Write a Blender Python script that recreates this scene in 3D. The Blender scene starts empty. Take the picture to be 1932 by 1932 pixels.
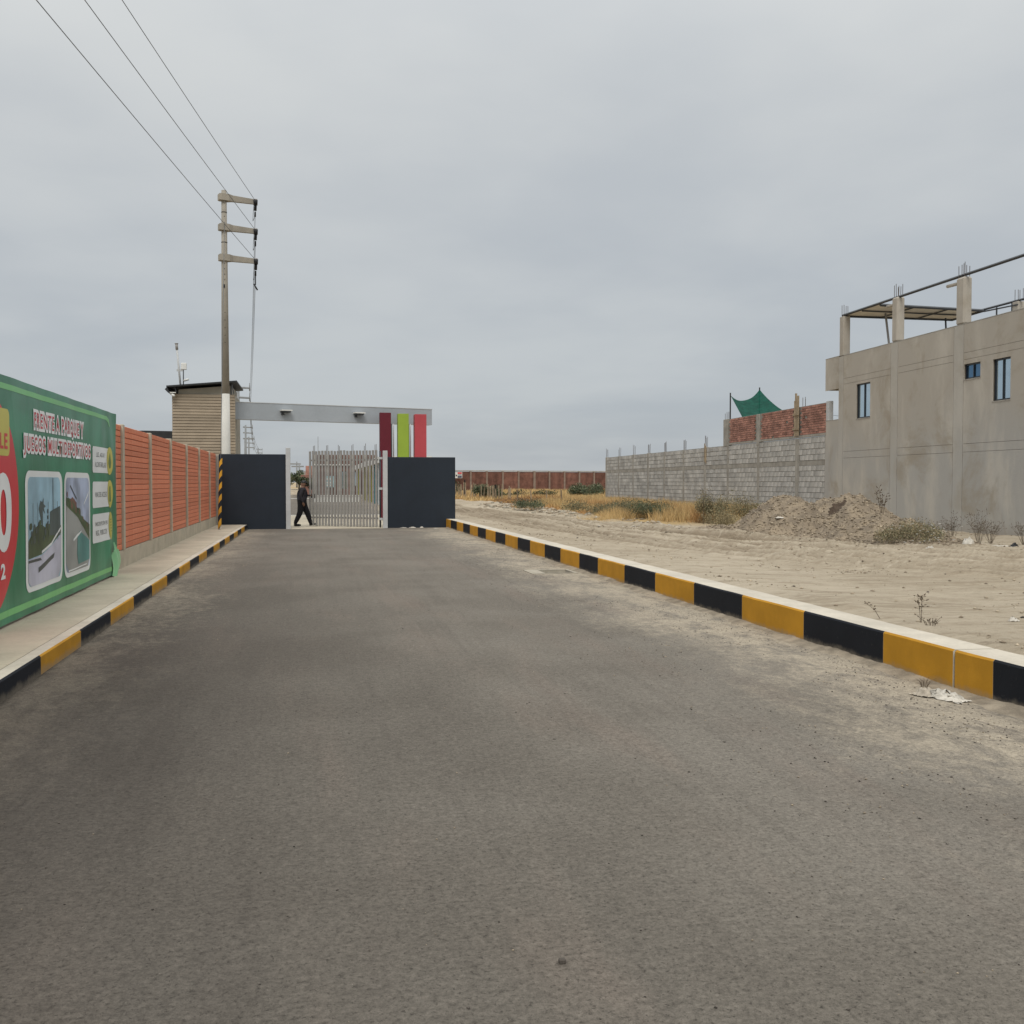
import bpy, bmesh, math, random
import numpy as np
from mathutils import Vector, Matrix
random.seed(7); rng = np.random.default_rng(7)
SC = bpy.context.scene; COL = SC.collection
# ------------------------------------------------------------------ camera
cam = bpy.data.cameras.new('camera'); co = bpy.data.objects.new('camera', cam); COL.objects.link(co)
cam.sensor_width = 36; cam.lens = 36; cam.clip_start = 0.05; cam.clip_end = 9000
co.location = (0, 0, 1.65)
co.rotation_euler = (math.radians(90) - math.atan(56/1932), 0, -math.radians(11.15))
SC.camera = co
# ------------------------------------------------------------------ world and sun
SUN_EL, SUN_AZ = 50.0, 196.0       # azimuth clockwise from +Y
w = bpy.data.worlds.new("World"); SC.world = w; w.use_nodes = True
N = w.node_tree.nodes; Lk = w.node_tree.links; N.clear()
def nd(t, **k):
    n = N.new(t)
    for a, b in k.items(): setattr(n, a, b)
    return n
out = nd('ShaderNodeOutputWorld'); bg = nd('ShaderNodeBackground'); bg.inputs['Strength'].default_value = 0.1
sky = nd('ShaderNodeTexSky', sky_type='NISHITA', sun_disc=False)
sky.sun_elevation = math.radians(SUN_EL); sky.sun_rotation = math.radians(SUN_AZ)
tc = nd('ShaderNodeTexCoord'); sep = nd('ShaderNodeSeparateXYZ'); Lk.new(tc.outputs['Generated'], sep.inputs[0])
ramp = nd('ShaderNodeValToRGB'); cr = ramp.color_ramp; cr.interpolation = 'B_SPLINE'
stops = [(0.0, (3.9, 4.17, 4.45)), (0.10, (4.2, 4.48, 4.72)), (0.28, (4.9, 5.12, 5.26)), (0.45, (5.75, 5.95, 6.0)), (0.75, (10.2, 10.3, 10.2)), (1.0, (14.2, 14.2, 13.9))]
cr.elements[0].position = 0; cr.elements[1].position = 1
for p, c in stops[1:-1]: cr.elements.new(p)
for e, (p, c) in zip(cr.elements, stops): e.position = p; e.color = tuple(x/15 for x in c) + (1,)
Lk.new(sep.outputs['Z'], ramp.inputs[0])
# soft clouds: project the direction on a cloud plane
zz = nd('ShaderNodeMath', operation='MAXIMUM'); Lk.new(sep.outputs['Z'], zz.inputs[0]); zz.inputs[1].default_value = 0.0
za = nd('ShaderNodeMath', operation='ADD'); Lk.new(zz.outputs[0], za.inputs[0]); za.inputs[1].default_value = 0.16
dv = nd('ShaderNodeVectorMath', operation='DIVIDE'); cmb = nd('ShaderNodeCombineXYZ')
for i in range(3): Lk.new(za.outputs[0], cmb.inputs[i])
Lk.new(tc.outputs['Generated'], dv.inputs[0]); Lk.new(cmb.outputs[0], dv.inputs[1])
def wn(scale, det, rough, dist, off):
    m = nd('ShaderNodeMapping'); m.inputs['Location'].default_value = off; Lk.new(dv.outputs[0], m.inputs[0])
    n = nd('ShaderNodeTexNoise'); n.inputs['Scale'].default_value = scale; n.inputs['Detail'].default_value = det
    n.inputs['Roughness'].default_value = rough; n.inputs['Distortion'].default_value = dist
    Lk.new(m.outputs[0], n.inputs['Vector']); return n
n1 = wn(0.75, 5, .5, .25, (1.7, .4, 0)); n2 = wn(2.2, 5, .5, .1, (4.1, 3.3, 0))
ad = nd('ShaderNodeMath', operation='MULTIPLY_ADD'); Lk.new(n2.outputs[0], ad.inputs[0]); ad.inputs[1].default_value = .4; Lk.new(n1.outputs[0], ad.inputs[2])
mr = nd('ShaderNodeMapRange', interpolation_type='SMOOTHSTEP'); mr.inputs['From Min'].default_value = .48; mr.inputs['From Max'].default_value = .92
Lk.new(ad.outputs[0], mr.inputs[0])
cm = nd('ShaderNodeMix', data_type='RGBA'); cm.inputs[6].default_value = (.88*15, .892*15, .91*15, 1); cm.inputs[7].default_value = (1.06*15, 1.05*15, 1.03*15, 1)
Lk.new(mr.outputs[0], cm.inputs[0])
mul = nd('ShaderNodeMix', data_type='RGBA', blend_type='MULTIPLY'); mul.inputs[0].default_value = 1
Lk.new(ramp.outputs[0], mul.inputs[6]); Lk.new(cm.outputs[2], mul.inputs[7])
mx = nd('ShaderNodeMix', data_type='RGBA'); mx.inputs[0].default_value = .06
Lk.new(mul.outputs[2], mx.inputs[6]); Lk.new(sky.outputs[0], mx.inputs[7])
Lk.new(mx.outputs[2], bg.inputs['Color']); Lk.new(bg.outputs[0], out.inputs['Surface'])
sl = bpy.data.lights.new('sun', 'SUN'); sl.energy = 1.3; sl.angle = math.radians(25); sl.color = (1, .96, .9)
so = bpy.data.objects.new('sun', sl); COL.objects.link(so)
a = math.radians(SUN_AZ); e = math.radians(SUN_EL)
so.rotation_euler = Vector((math.sin(a)*math.cos(e), math.cos(a)*math.cos(e), math.sin(e))).to_track_quat('Z', 'Y').to_euler()
so.location = (0, 0, 30)
vs = SC.view_settings; vs.view_transform = 'Standard'; vs.look = 'None'; vs.exposure = 0.22; vs.gamma = 1; vs.use_curve_mapping = False
SC.render.engine = 'CYCLES'
# ------------------------------------------------------------------ materials
MATS = {}
class NT:
    def __init__(s, name):
        s.m = bpy.data.materials.new(name); s.m.use_nodes = True; s.t = s.m.node_tree
        s.b = s.t.nodes['Principled BSDF']; s.o = s.n('ShaderNodeTexCoord').outputs['Object']
    def n(s, t, **k):
        x = s.t.nodes.new(t)
        for a, b in k.items(): setattr(x, a, b)
        return x
    def l(s, a, b): s.t.links.new(a, b)
    def mapv(s, sc=(1, 1, 1), rot=(0, 0, 0), src=None):
        m = s.n('ShaderNodeMapping'); m.inputs['Scale'].default_value = sc; m.inputs['Rotation'].default_value = rot
        s.l(src or s.o, m.inputs[0]); return m.outputs[0]
    def noise(s, scale, det=4, rough=.55, dist=0, vec=None):
        x = s.n('ShaderNodeTexNoise'); x.inputs['Scale'].default_value = scale; x.inputs['Detail'].default_value = det
        x.inputs['Roughness'].default_value = rough; x.inputs['Distortion'].default_value = dist
        s.l(vec or s.o, x.inputs['Vector']); return x.outputs[0]
    def voro(s, scale, vec=None, feat='F1', out='Distance'):
        x = s.n('ShaderNodeTexVoronoi', feature=feat); x.inputs['Scale'].default_value = scale; s.l(vec or s.o, x.inputs['Vector']); return x.outputs[out]
    def rng(s, v, a, b, c=0., d=1., smooth=True):
        x = s.n('ShaderNodeMapRange', interpolation_type='SMOOTHSTEP' if smooth else 'LINEAR')
        for i, q in zip((1, 2, 3, 4), (a, b, c, d)): x.inputs[i].default_value = q
        s.l(v, x.inputs[0]); return x.outputs[0]
    def math(s, op, a, b):
        x = s.n('ShaderNodeMath', operation=op)
        for i, q in enumerate((a, b)):
            if hasattr(q, 'links'): s.l(q, x.inputs[i])
            else: x.inputs[i].default_value = q
        return x.outputs[0]
    def mix(s, f, a, b, blend='MIX'):
        x = s.n('ShaderNodeMix', data_type='RGBA', blend_type=blend)
        for i, q in zip((0, 6, 7), (f, a, b)):
            if hasattr(q, 'links'): s.l(q, x.inputs[i])
            else: x.inputs[i].default_value = q if i == 0 else (tuple(q)+(1,))[:4]
        return x.outputs[2]
    def bump(s, h, strength, dist=.01, prev=None):
        x = s.n('ShaderNodeBump'); x.inputs['Strength'].default_value = strength; x.inputs['Distance'].default_value = dist
        s.l(h, x.inputs['Height'])
        if prev: s.l(prev, x.inputs['Normal'])
        return x.outputs[0]
    def fin(s, col, rough=.85, nrm=None, metal=0., spec=.3):
        if hasattr(col, 'links'): s.l(col, s.b.inputs['Base Color'])
        else: s.b.inputs['Base Color'].default_value = tuple(col)+(1,)
        if hasattr(rough, 'links'): s.l(rough, s.b.inputs['Roughness'])
        else: s.b.inputs['Roughness'].default_value = rough
        s.b.inputs['Metallic'].default_value = metal; s.b.inputs['Specular IOR Level'].default_value = spec
        if nrm: s.l(nrm, s.b.inputs['Normal'])
        return s.m
def mat(name, base, rough=.85, var=.15, vs=3., bs=0., bd=.004, bstr=.5, rand=0., metal=0., spec=.3, tint=None, streak=0.):
    if name in MATS: return MATS[name]
    t = NT(name); b = Vector(base)
    f = t.rng(t.noise(vs, 6, .6), .3, .7)
    lo = tuple(b*(1-var)); hi = tuple(b*(1+var))
    if tint: lo = tuple(tint)
    c = t.mix(f, lo, hi)
    fine = t.rng(t.noise(vs*14, 4, .7), .25, .75, 1-var*.5, 1+var*.5)
    cc = t.n('ShaderNodeCombineColor')
    for i in range(3): t.l(fine, cc.inputs[i])
    c = t.mix(1., c, cc.outputs[0], 'MULTIPLY')
    if streak:
        sn = t.rng(t.noise(1.6, 5, .6, 0, t.mapv((1, 1, .12))), .35, .7, 1-streak, 1)
        c2 = t.n('ShaderNodeCombineColor')
        for i in range(3): t.l(sn, c2.inputs[i])
        c = t.mix(1., c, c2.outputs[0], 'MULTIPLY')
    if rand:
        g = t.n('ShaderNodeNewGeometry'); oi = t.n('ShaderNodeObjectInfo')
        r = t.math('FRACT', t.math('ADD', g.outputs['Random Per Island'], oi.outputs['Random']), 0)
        v = t.rng(r, 0, 1, 1-rand, 1+rand, False)
        c3 = t.n('ShaderNodeCombineColor')
        for i in range(3): t.l(v, c3.inputs[i])
        c = t.mix(1., c, c3.outputs[0], 'MULTIPLY')
    nr = t.bump(t.noise(bs, 5, .65), bstr, bd) if bs else None
    MATS[name] = t.fin(c, rough, nr, metal, spec); return MATS[name]
def m_asphalt():
    t = NT('dusty_asphalt'); sx = t.n('ShaderNodeSeparateXYZ'); t.l(t.o, sx.inputs[0])
    X, Y = sx.outputs[0], sx.outputs[1]
    big = t.noise(.55, 5, .55, .3); long = t.noise(1.0, 5, .6, .2, t.mapv((1.2, .22, 1))); med = t.noise(5, 6, .7)
    c = t.mix(t.rng(big, .35, .65), (.152, .136, .114), (.186, .168, .142))
    c = t.mix(t.math('MULTIPLY', t.rng(long, .48, .72), .7), c, (.188, .157, .130))
    lf = t.math('ADD', X, t.math('MULTIPLY', t.math('SUBTRACT', long, .5), 2.4))
    band = t.math('MULTIPLY', t.rng(lf, -2.6, 2.8, 1., 0.), t.rng(Y, 8., 26., 1., .25))
    c = t.mix(t.math('MULTIPLY', band, .9), c, (.058, .050, .043)); c = t.mix(t.math('MULTIPLY', t.rng(lf, -2.2, -.4, 1., 0.), t.rng(Y, 7., 14., .6, 0.)), c, (.040, .034, .029))
    tyre = t.noise(3.0, 6, .7, .2, t.mapv((1.6, .07, 1)))
    c = t.mix(t.math('MULTIPLY', t.rng(tyre, .48, .66), .2), c, (.090, .078, .067))
    # pale sandy dust drifted against the kerbs
    st = t.noise(.8, 7, .66, .5, t.mapv((1.0, .5, 1))); fine = t.noise(9, 8, .8, .3, t.mapv((1, .7, 1)))
    dn = t.math('MULTIPLY', t.math('SUBTRACT', st, .5), 3.4)
    fn = t.math('MULTIPLY', t.math('SUBTRACT', fine, .5), 3.2)
    dr = t.rng(t.math('ADD', t.math('ADD', X, dn), fn), 3.0, 4.9)
    dl = t.math('MULTIPLY', t.rng(t.math('ADD', t.math('ADD', X, t.math('MULTIPLY', dn, -.7)), fn), -2.6, -1.1, 1., 0.), t.rng(Y, 6, 17, .12, .62))
    patch = t.rng(t.noise(2.4, 9, .8, .4, t.mapv((1.2, .6, 1))), .36, .55, .15, 1.)
    dust = t.math('MULTIPLY', t.math('MAXIMUM', dr, dl), patch)
    c = t.mix(t.math('MULTIPLY', dust, .92), c, (.375, .325, .25))
    c = t.mix(t.math('MULTIPLY', t.math('MULTIPLY', dl, t.rng(med, .45, .65)), .3), c, (.15, .110, .090))
    spots = t.math('MULTIPLY', t.rng(t.noise(.9, 8, .75, .2, t.mapv((1, .6, 1))), .66, .78), .45)
    c = t.mix(spots, c, (.29, .25, .19))
    # fractal aggregate grain that survives at every distance
    gr = t.noise(38, 9, .88); far_ = t.noise(14, 7, .9); g2 = t.rng(t.noise(48, 5, .85), .56, .64); g3 = t.rng(t.noise(110, 3, .8), .55, .66)
    k = t.math('ADD', t.math('MULTIPLY', gr, .65), t.math('MULTIPLY', far_, .35))
    v = t.rng(k, .38, .62, .50, 1.52, False); cc = t.n('ShaderNodeCombineColor')
    for i in range(3): t.l(v, cc.inputs[i])
    c = t.mix(1., c, cc.outputs[0], 'MULTIPLY')
    nd_ = t.rng(dust, 0, 1, 1., .45)
    c = t.mix(t.math('MULTIPLY', t.math('MULTIPLY', g2, .72), nd_), c, (.045, .040, .034))
    c = t.mix(t.math('MULTIPLY', t.math('MULTIPLY', g3, .4), nd_), c, (.055, .048, .042))
    lt = t.math('MULTIPLY', t.rng(t.voro(26), .0, .06, 1., 0.), .6); c = t.mix(lt, c, (.50, .46, .40))
    h = t.math('ADD', t.math('MULTIPLY', gr, .8), t.math('MULTIPLY', g2, -.6))
    return t.fin(c, .93, t.bump(med, .25, .02, t.bump(h, .6, .006)), spec=.15)
def m_sand():
    t = NT('sandy_soil')
    at = t.n('ShaderNodeAttribute', attribute_name='straw'); rut = t.n('ShaderNodeAttribute', attribute_name='rut')
    big = t.noise(.25, 5, .55); med = t.noise(1.6, 7, .68, .4); fin = t.noise(22, 6, .75)
    c = t.mix(t.rng(big, .35, .65), (.40, .34, .255), (.47, .405, .31))
    c = t.mix(t.math('MULTIPLY', t.rng(med, .48, .64), .6), c, (.32, .262, .188))
    c = t.mix(t.math('MULTIPLY', t.rng(fin, .56, .72), .5), c, (.20, .158, .112))
    c = t.mix(t.math('MULTIPLY', rut.outputs['Fac'], .95), c, (.235, .188, .132))  # browner wheel tracks, with the shade of the ruts put into the colour
    sk = t.noise(2.2, 7, .72, .6, t.mapv((.28, 2.6, 1), (0, 0, .62))); c = t.mix(t.math('MULTIPLY', t.rng(sk, .52, .62), .6), c, (.28, .23, .165))
    dk = t.noise(3.4, 9, .8, .8, t.mapv((.45, 1.6, 1), (0, 0, .62))); c = t.mix(t.math('MULTIPLY', t.rng(dk, .56, .64), .55), c, (.21, .168, .12)); c = t.mix(t.math('MULTIPLY', t.rng(sk, .46, .34), .4), c, (.58, .51, .40))
    c = t.mix(t.math('MULTIPLY', t.rng(t.noise(.9, 6, .7, 1.5), .58, .70), .45), c, (.50, .44, .35))
    c = t.mix(at.outputs['Fac'], c, (.40, .285, .14))
    v = t.rng(t.voro(14), 0., .16, 1., 0.)
    h = t.math('ADD', med, t.math('ADD', t.math('MULTIPLY', fin, .35), t.math('MULTIPLY', v, .1)))
    return t.fin(c, .95, t.bump(t.noise(3.2, 8, .75, 1.2, t.mapv((1, 1.5, 1), (0, 0, .55))), .6, .08, t.bump(h, .9, .06)), spec=.1)
def m_plaster():
    t = NT('raw_cement_plaster'); sx = t.n('ShaderNodeSeparateXYZ'); t.l(t.o, sx.inputs[0])
    big = t.noise(.5, 6, .6, .4); st = t.noise(1.1, 6, .62, .2, t.mapv((1, 1, .35)))
    zf = t.rng(t.math('ADD', sx.outputs[2], t.math('MULTIPLY', t.math('SUBTRACT', big, .5), 3)), 2., 4.6)
    c = t.mix(zf, (.385, .375, .352), (.405, .372, .322))
    c = t.mix(t.math('MULTIPLY', t.rng(st, .45, .7), .55), c, (.54, .505, .44))
    c = t.mix(t.math('MULTIPLY', t.rng(t.noise(.6, 7, .68, .5), .48, .70), .7), c, (.31, .27, .21))
    c = t.mix(t.math('MULTIPLY', t.rng(t.noise(2.8, 6, .7, .5, t.mapv((1, 1, .3))), .6, .78), .35), c, (.26, .235, .195))
    c = t.mix(t.math('MULTIPLY', t.rng(sx.outputs[2], .15, .6, 1., 0.), .35), c, (.27, .22, .165))
    return t.fin(c, .92, t.bump(t.noise(9, 6, .7), .4, .012), spec=.15)
def m_strip():
    m = PLAST.copy(); m.name = 'column_plaster'; t = m.node_tree; b = t.nodes['Principled BSDF']; src = b.inputs['Base Color'].links[0].from_socket
    x = t.nodes.new('ShaderNodeMix'); x.data_type = 'RGBA'; x.inputs[0].default_value = .35; x.inputs[7].default_value = (.43, .42, .39, 1); t.links.new(src, x.inputs[6]); t.links.new(x.outputs[2], b.inputs['Base Color']); return m
def m_courses():
    t = NT('terracotta_brick_paint'); b = t.n('ShaderNodeTexBrick')
    cmb = t.n('ShaderNodeCombineXYZ'); sx = t.n('ShaderNodeSeparateXYZ'); t.l(t.o, sx.inputs[0])
    oi = t.n('ShaderNodeObjectInfo')
    t.l(t.math('ADD', sx.outputs[1], t.math('MULTIPLY', oi.outputs['Random'], .6)), cmb.inputs[0])
    b.inputs['Scale'].default_value = 1; b.inputs['Brick Width'].default_value = .24; b.inputs['Row Height'].default_value = 5
    b.inputs['Mortar Size'].default_value = .008; b.inputs['Mortar Smooth'].default_value = .5
    b.inputs['Color1'].default_value = (1, 1, 1, 1); b.inputs['Color2'].default_value = (.86, .86, .86, 1); b.inputs['Mortar'].default_value = (.74, .72, .70, 1)
    t.l(cmb.outputs[0], b.inputs['Vector'])
    c = t.mix(t.rng(t.noise(9, 5, .65), .3, .7), (.72, .225, .120), (.80, .31, .185))
    c = t.mix(.75, c, b.outputs['Color'], 'MULTIPLY')
    v = t.rng(oi.outputs['Random'], 0, 1, .88, 1.12, False); cc = t.n('ShaderNodeCombineColor')
    for i in range(3): t.l(v, cc.inputs[i])
    c = t.mix(1., c, cc.outputs[0], 'MULTIPLY')
    c = t.mix(t.math('MULTIPLY', t.rng(t.noise(3, 6, .7), .58, .75), .3), c, (.62, .40, .28))
    return t.fin(c, .8, t.bump(t.noise(60, 5, .7), .5, .004, t.bump(b.outputs['Fac'], -.6, .006)), spec=.25)
def m_glass():
    t = NT('blue_reflective_glass'); return t.fin((.50, .62, .70), .06, t.bump(t.noise(1.3, 2), .12, .02), metal=.9, spec=.5)
def m_glassb():
    t = NT('deep_blue_glass'); return t.fin((.10, .20, .32), .08, t.bump(t.noise(1.3, 2), .12, .02), metal=.85, spec=.5)
def m_net():
    t = NT('green_shade_net'); t.b.inputs['Alpha'].default_value = .97
    c = t.mix(t.rng(t.noise(3, 4), .3, .7), (.002, .042, .028), (.005, .075, .050))
    m = t.fin(c, .8, spec=.1); return m
def m_kerb_paint(name, base, worn):
    t = NT(name); sx = t.n('ShaderNodeSeparateXYZ'); t.l(t.o, sx.inputs[0])
    c = t.mix(t.rng(t.noise(2.5, 6, .6), .3, .7), tuple(x*.88 for x in base), tuple(x*1.1 for x in base))
    g = t.n('ShaderNodeNewGeometry')
    low = t.math('ADD', sx.outputs[2], t.math('MULTIPLY', t.math('SUBTRACT', t.noise(5, 6, .7), .5), .16))
    c = t.mix(t.math('MULTIPLY', t.rng(low, .0, .075, 1., 0.), .5), c, (.28, .24, .185))
    c = t.mix(t.math('MULTIPLY', t.rng(t.noise(22, 6, .75), .60, .74), worn), c, (.24, .21, .17))
    return t.fin(c, .75, t.bump(t.noise(40, 5, .7), .35, .004), spec=.18)
ASPH = m_asphalt(); SAND = m_sand(); PLAST = m_plaster(); STRIP = m_strip(); COURSE = m_courses(); GLASS = m_glass(); GLASSB = m_glassb(); NET = m_net()
KY = m_kerb_paint('yellow_kerb_paint', (.49, .245, .022), .10); KB = m_kerb_paint('black_kerb_paint', (.011, .013, .018), .22)
CREAM = mat('cream_kerb_concrete', (.52, .475, .395), .85, .13, 1.6, 45, .003, .5)
WALK = mat('sidewalk_cement', (.45, .40, .31), .88, .12, 1.3, 35, .004, .5)
CONC = mat('grey_concrete', (.37, .35, .31), .9, .16, 2.2, 30, .005, .6, streak=.2)
FENCEC = mat('fence_post_concrete', (.44, .395, .31), .88, .12, 2.5, 30, .004, .5)
MORT = mat('mortar', (.26, .25, .22), .95, .25, 3, 20, .01, .8)
BLOCKM = mat('concrete_block_grey', (.43, .42, .395), .93, .18, 1.2, 26, .008, .8, rand=.17)
BRICKM = mat('red_clay_brick', (.34, .175, .135), .9, .25, 2, 30, .006, .7, rand=.28)
FBRICK = mat('old_dark_red_brick', (.18, .088, .066), .9, .3, 1.2, 0, rand=.2, streak=.25)
NAVY = mat('dark_navy_textured_paint', (.013, .020, .031), .62, .10, 1.2, 70, .006, .8, spec=.35, streak=.12)
STEELW = mat('light_grey_painted_steel', (.46, .47, .47), .5, .08, 2.5, spec=.4)
GSTEEL = mat('gate_grey_steel', (.27, .26, .245), .45, .12, 4, spec=.4)
BEAMG = mat('silver_grey_cladding', (.34, .37, .40), .45, .06, .8, spec=.4)
MAROON = mat('maroon_panel_paint', (.115, .012, .022), .5, .06, 1); LIME = mat('lime_green_panel_paint', (.27, .38, .045), .5, .06, 1); CORAL = mat('coral_red_panel_paint', (.42, .062, .075), .5, .06, 1)
DSTEEL = mat('dark_steel', (.045, .05, .058), .5, .15, 4, spec=.4)
RUST = mat('rebar_steel', (.10, .085, .075), .7, .2, 20)
SIDE = mat('tan_siding', (.30, .245, .18), .7, .09, 1.5, rand=.10); SIDEB = mat('beige_wall_paint', (.29, .27, .225), .8, .1, 1.5)
ROOFD = mat('dark_roof_sheet', (.03, .033, .036), .6, .2, 3)
POLEC = mat('pole_concrete', (.31, .285, .24), .9, .12, 1.5, 25, .006, .6, streak=.05); POLEW = mat('white_limewash', (.56, .55, .51), .85, .07, 2, 30, .003, .4)
FPOLE = mat('distant_pole_concrete', (.24, .25, .255), .9, .1, 1)  # greyer than the near pole: haze of distance put into the colour
RUBB = mat('black_insulator', (.012, .013, .015), .4, .1, 10); WIRE = mat('overhead_cable', (.11, .12, .13), .6, .1, 4)
WHITE = mat('white_plastic', (.68, .68, .65), .4, .05, 4); WPAINT = mat('white_wall_paint', (.66, .65, .61), .8, .06, 2)
WOOD = mat('weathered_board', (.33, .26, .175), .85, .22, 4, 40, .004, .6, rand=.12); STAKE = mat('grey_weathered_stake', (.26, .205, .14), .9, .3, 5, rand=.3)
BLACKP = mat('black_tarred_post', (.02, .018, .016), .8, .2, 5)
FRAME = mat('black_window_frame', (.012, .016, .022), .35, .1, 5, spec=.5)
SHEET = mat('translucent_roof_sheet', (.62, .57, .48), .6, .1, 1.5)
TARP = mat('cream_tarpaulin', (.50, .47, .40), .7, .12, 2, 6, .03, .6)
GRASS = mat('dry_golden_grass', (.50, .36, .175), .9, .22, .5, rand=.35, spec=.1); GRASSO = mat('dry_russet_grass', (.42, .255, .115), .9, .25, .6, rand=.35, spec=.1)
LEAF = mat('dusty_green_leaf', (.13, .14, .085), .8, .3, 1.5, rand=.45, spec=.2); LEAFD = mat('dark_green_leaf', (.055, .080, .042), .8, .3, 1.5, rand=.45, spec=.2)
LEAFO = mat('olive_dry_leaf', (.26, .215, .125), .85, .3, 1.5, rand=.4, spec=.2); TWIG = mat('dry_twig', (.10, .075, .05), .9, .25, 8)
STONE = mat('loose_stone', (.31, .255, .185), .95, .28, 6, 0, rand=.38); DARKST = mat('dark_grit', (.075, .065, .055), .95, .2, 20, rand=.4)
HEAP = mat('rubble_soil', (.255, .205, .145), .97, .25, 2.2, 14, .04, 1., tint=(.19, .155, .115)); HEAPD = mat('dark_hollow_soil', (.07, .05, .035), .97, .25, 5, 20, .03, .9)  # second soil is the darker colour for the hollow in the heap
BAG = mat('dirty_white_plastic_bag', (.52, .485, .42), .5, .18, 9, 30, .006, .6); PAPER = mat('dusty_paper', (.40, .35, .28), .85, .25, 12, 30, .008, .8)
DRAINC = mat('pale_drain_concrete', (.36, .325, .26), .9, .15, 6, 40, .004, .5)
BGREEN = NT('banner_green_vinyl')
_c = BGREEN.mix(BGREEN.rng(BGREEN.noise(1.1, 4, .5, .6), .35, .7), (.008, .16, .072), (.020, .25, .125))
_n = BGREEN.noise(1.4, 4, .5, 1.2, BGREEN.mapv((1, 1.6, .5)))
BGREEN = BGREEN.fin(_c, .34, BGREEN.bump(_n, .18, .04), spec=.5)
def vinyl(name, col, var=.05):
    t = NT(name); c = t.mix(t.rng(t.noise(1.5, 3), .3, .7), tuple(x*(1-var) for x in col), tuple(x*(1+var) for x in col))
    return t.fin(c, .36, t.bump(t.noise(1.4, 4, .5, 1.2, t.mapv((1, 1.6, .5))), .15, .03), spec=.45)
VRED = vinyl('banner_red', (.62, .018, .03)); VWH = vinyl('banner_white', (.80, .82, .82)); VLG = vinyl('banner_light_green', (.16, .50, .17)); VYE = vinyl('banner_yellow', (.56, .50, .08))
VTX = vinyl('banner_crimson_lettering', (.50, .008, .02)); VDK = vinyl('banner_dark_print', (.05, .06, .06)); VOL = vinyl('banner_olive_icon', (.12, .19, .03))
VSKY = vinyl('photo_print_sky', (.32, .52, .64), .25); VSKY2 = vinyl('photo_print_cloud', (.36, .42, .56), .45); VLAWN = vinyl('photo_print_lawn', (.045, .08, .025), .4); VPATH = vinyl('photo_print_path', (.50, .50, .60), .2)
VBLD = vinyl('photo_print_wall', (.05, .08, .08), .2); VBRK = vinyl('photo_print_brick_house', (.15, .06, .04), .3); VTEAL = vinyl('photo_print_teal', (.05, .22, .21), .2); VROAD = vinyl('photo_print_road', (.30, .31, .30), .2)
# ------------------------------------------------------------------ mesh helpers
class MB:
    def __init__(s): s.v = []; s.f = []; s.m = []
    def add(s, vs, fs, mi=0):
        o = len(s.v); s.v += [tuple(p) for p in vs]; s.f += [tuple(i+o for i in f) for f in fs]; s.m += [mi]*len(fs); return s
    def box(s, x0, x1, y0, y1, z0, z1, mi=0, mis=None):
        v = [(x0, y0, z0), (x1, y0, z0), (x1, y1, z0), (x0, y1, z0), (x0, y0, z1), (x1, y0, z1), (x1, y1, z1), (x0, y1, z1)]
        f = [(0, 3, 2, 1), (4, 5, 6, 7), (0, 1, 5, 4), (1, 2, 6, 5), (2, 3, 7, 6), (3, 0, 4, 7)]  # bottom top -y +x +y -x
        o = len(s.v); s.v += v; s.f += [tuple(i+o for i in q) for q in f]; s.m += (mis or [mi]*6); return s
    def cbox(s, x0, x1, y0, y1, z0, z1, c=.01, mi=0):
        """box with bevelled edges"""
        bm = bmesh.new(); bmesh.ops.create_cube(bm, size=1)
        for q in bm.verts: q.co = Vector(((x0+x1)/2+q.co.x*(x1-x0), (y0+y1)/2+q.co.y*(y1-y0), (z0+z1)/2+q.co.z*(z1-z0)))
        bmesh.ops.bevel(bm, geom=bm.edges[:], offset=c, segments=1, affect='EDGES'); bm.verts.ensure_lookup_table(); bm.verts.index_update()
        s.add([q.co for q in bm.verts], [[q.index for q in f.verts] for f in bm.faces], mi); bm.free(); return s
    def tube(s, p0, p1, r0, r1=None, n=8, mi=0, caps=True, ph=0.):
        p0 = Vector(p0); p1 = Vector(p1); r1 = r0 if r1 is None else r1; d = (p1-p0).normalized()
        u = d.orthogonal().normalized() if abs(d.z) < .99 else Vector((1, 0, 0)); u = (u - d*u.dot(d)).normalized(); w_ = d.cross(u)
        vs_ = []
        for p, r in ((p0, r0), (p1, r1)):
            for i in range(n):
                a = 2*math.pi*i/n+ph; vs_.append(p+(u*math.cos(a)+w_*math.sin(a))*r)
        fs = [(i, (i+1) % n, n+(i+1) % n, n+i) for i in range(n)]
        if caps: fs += [tuple(range(n))[::-1], tuple(range(n, 2*n))]
        return s.add(vs_, fs, mi)
    def path(s, pts, r, n=5, mi=0):
        for a, b in zip(pts, pts[1:]): s.tube(a, b, r, r, n, mi)
        return s
    def prism(s, poly, axis, a0, a1, mi=0):
        """poly list of 2-tuples in the other two axes, extruded along axis"""
        def P(q, a): return {'x': (a, q[0], q[1]), 'y': (q[0], a, q[1]), 'z': (q[0], q[1], a)}[axis]
        n = len(poly); return s.add([P(q, a0) for q in poly]+[P(q, a1) for q in poly], [tuple(range(n))[::-1], tuple(range(n, 2*n))]+[(i, (i+1) % n, n+(i+1) % n, n+i) for i in range(n)], mi)
def setp(o, label=None, category=None, group=None, kind=None):
    for k, v in (('label', label), ('category', category), ('group', group), ('kind', kind)):
        if v: o[k] = v
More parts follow.
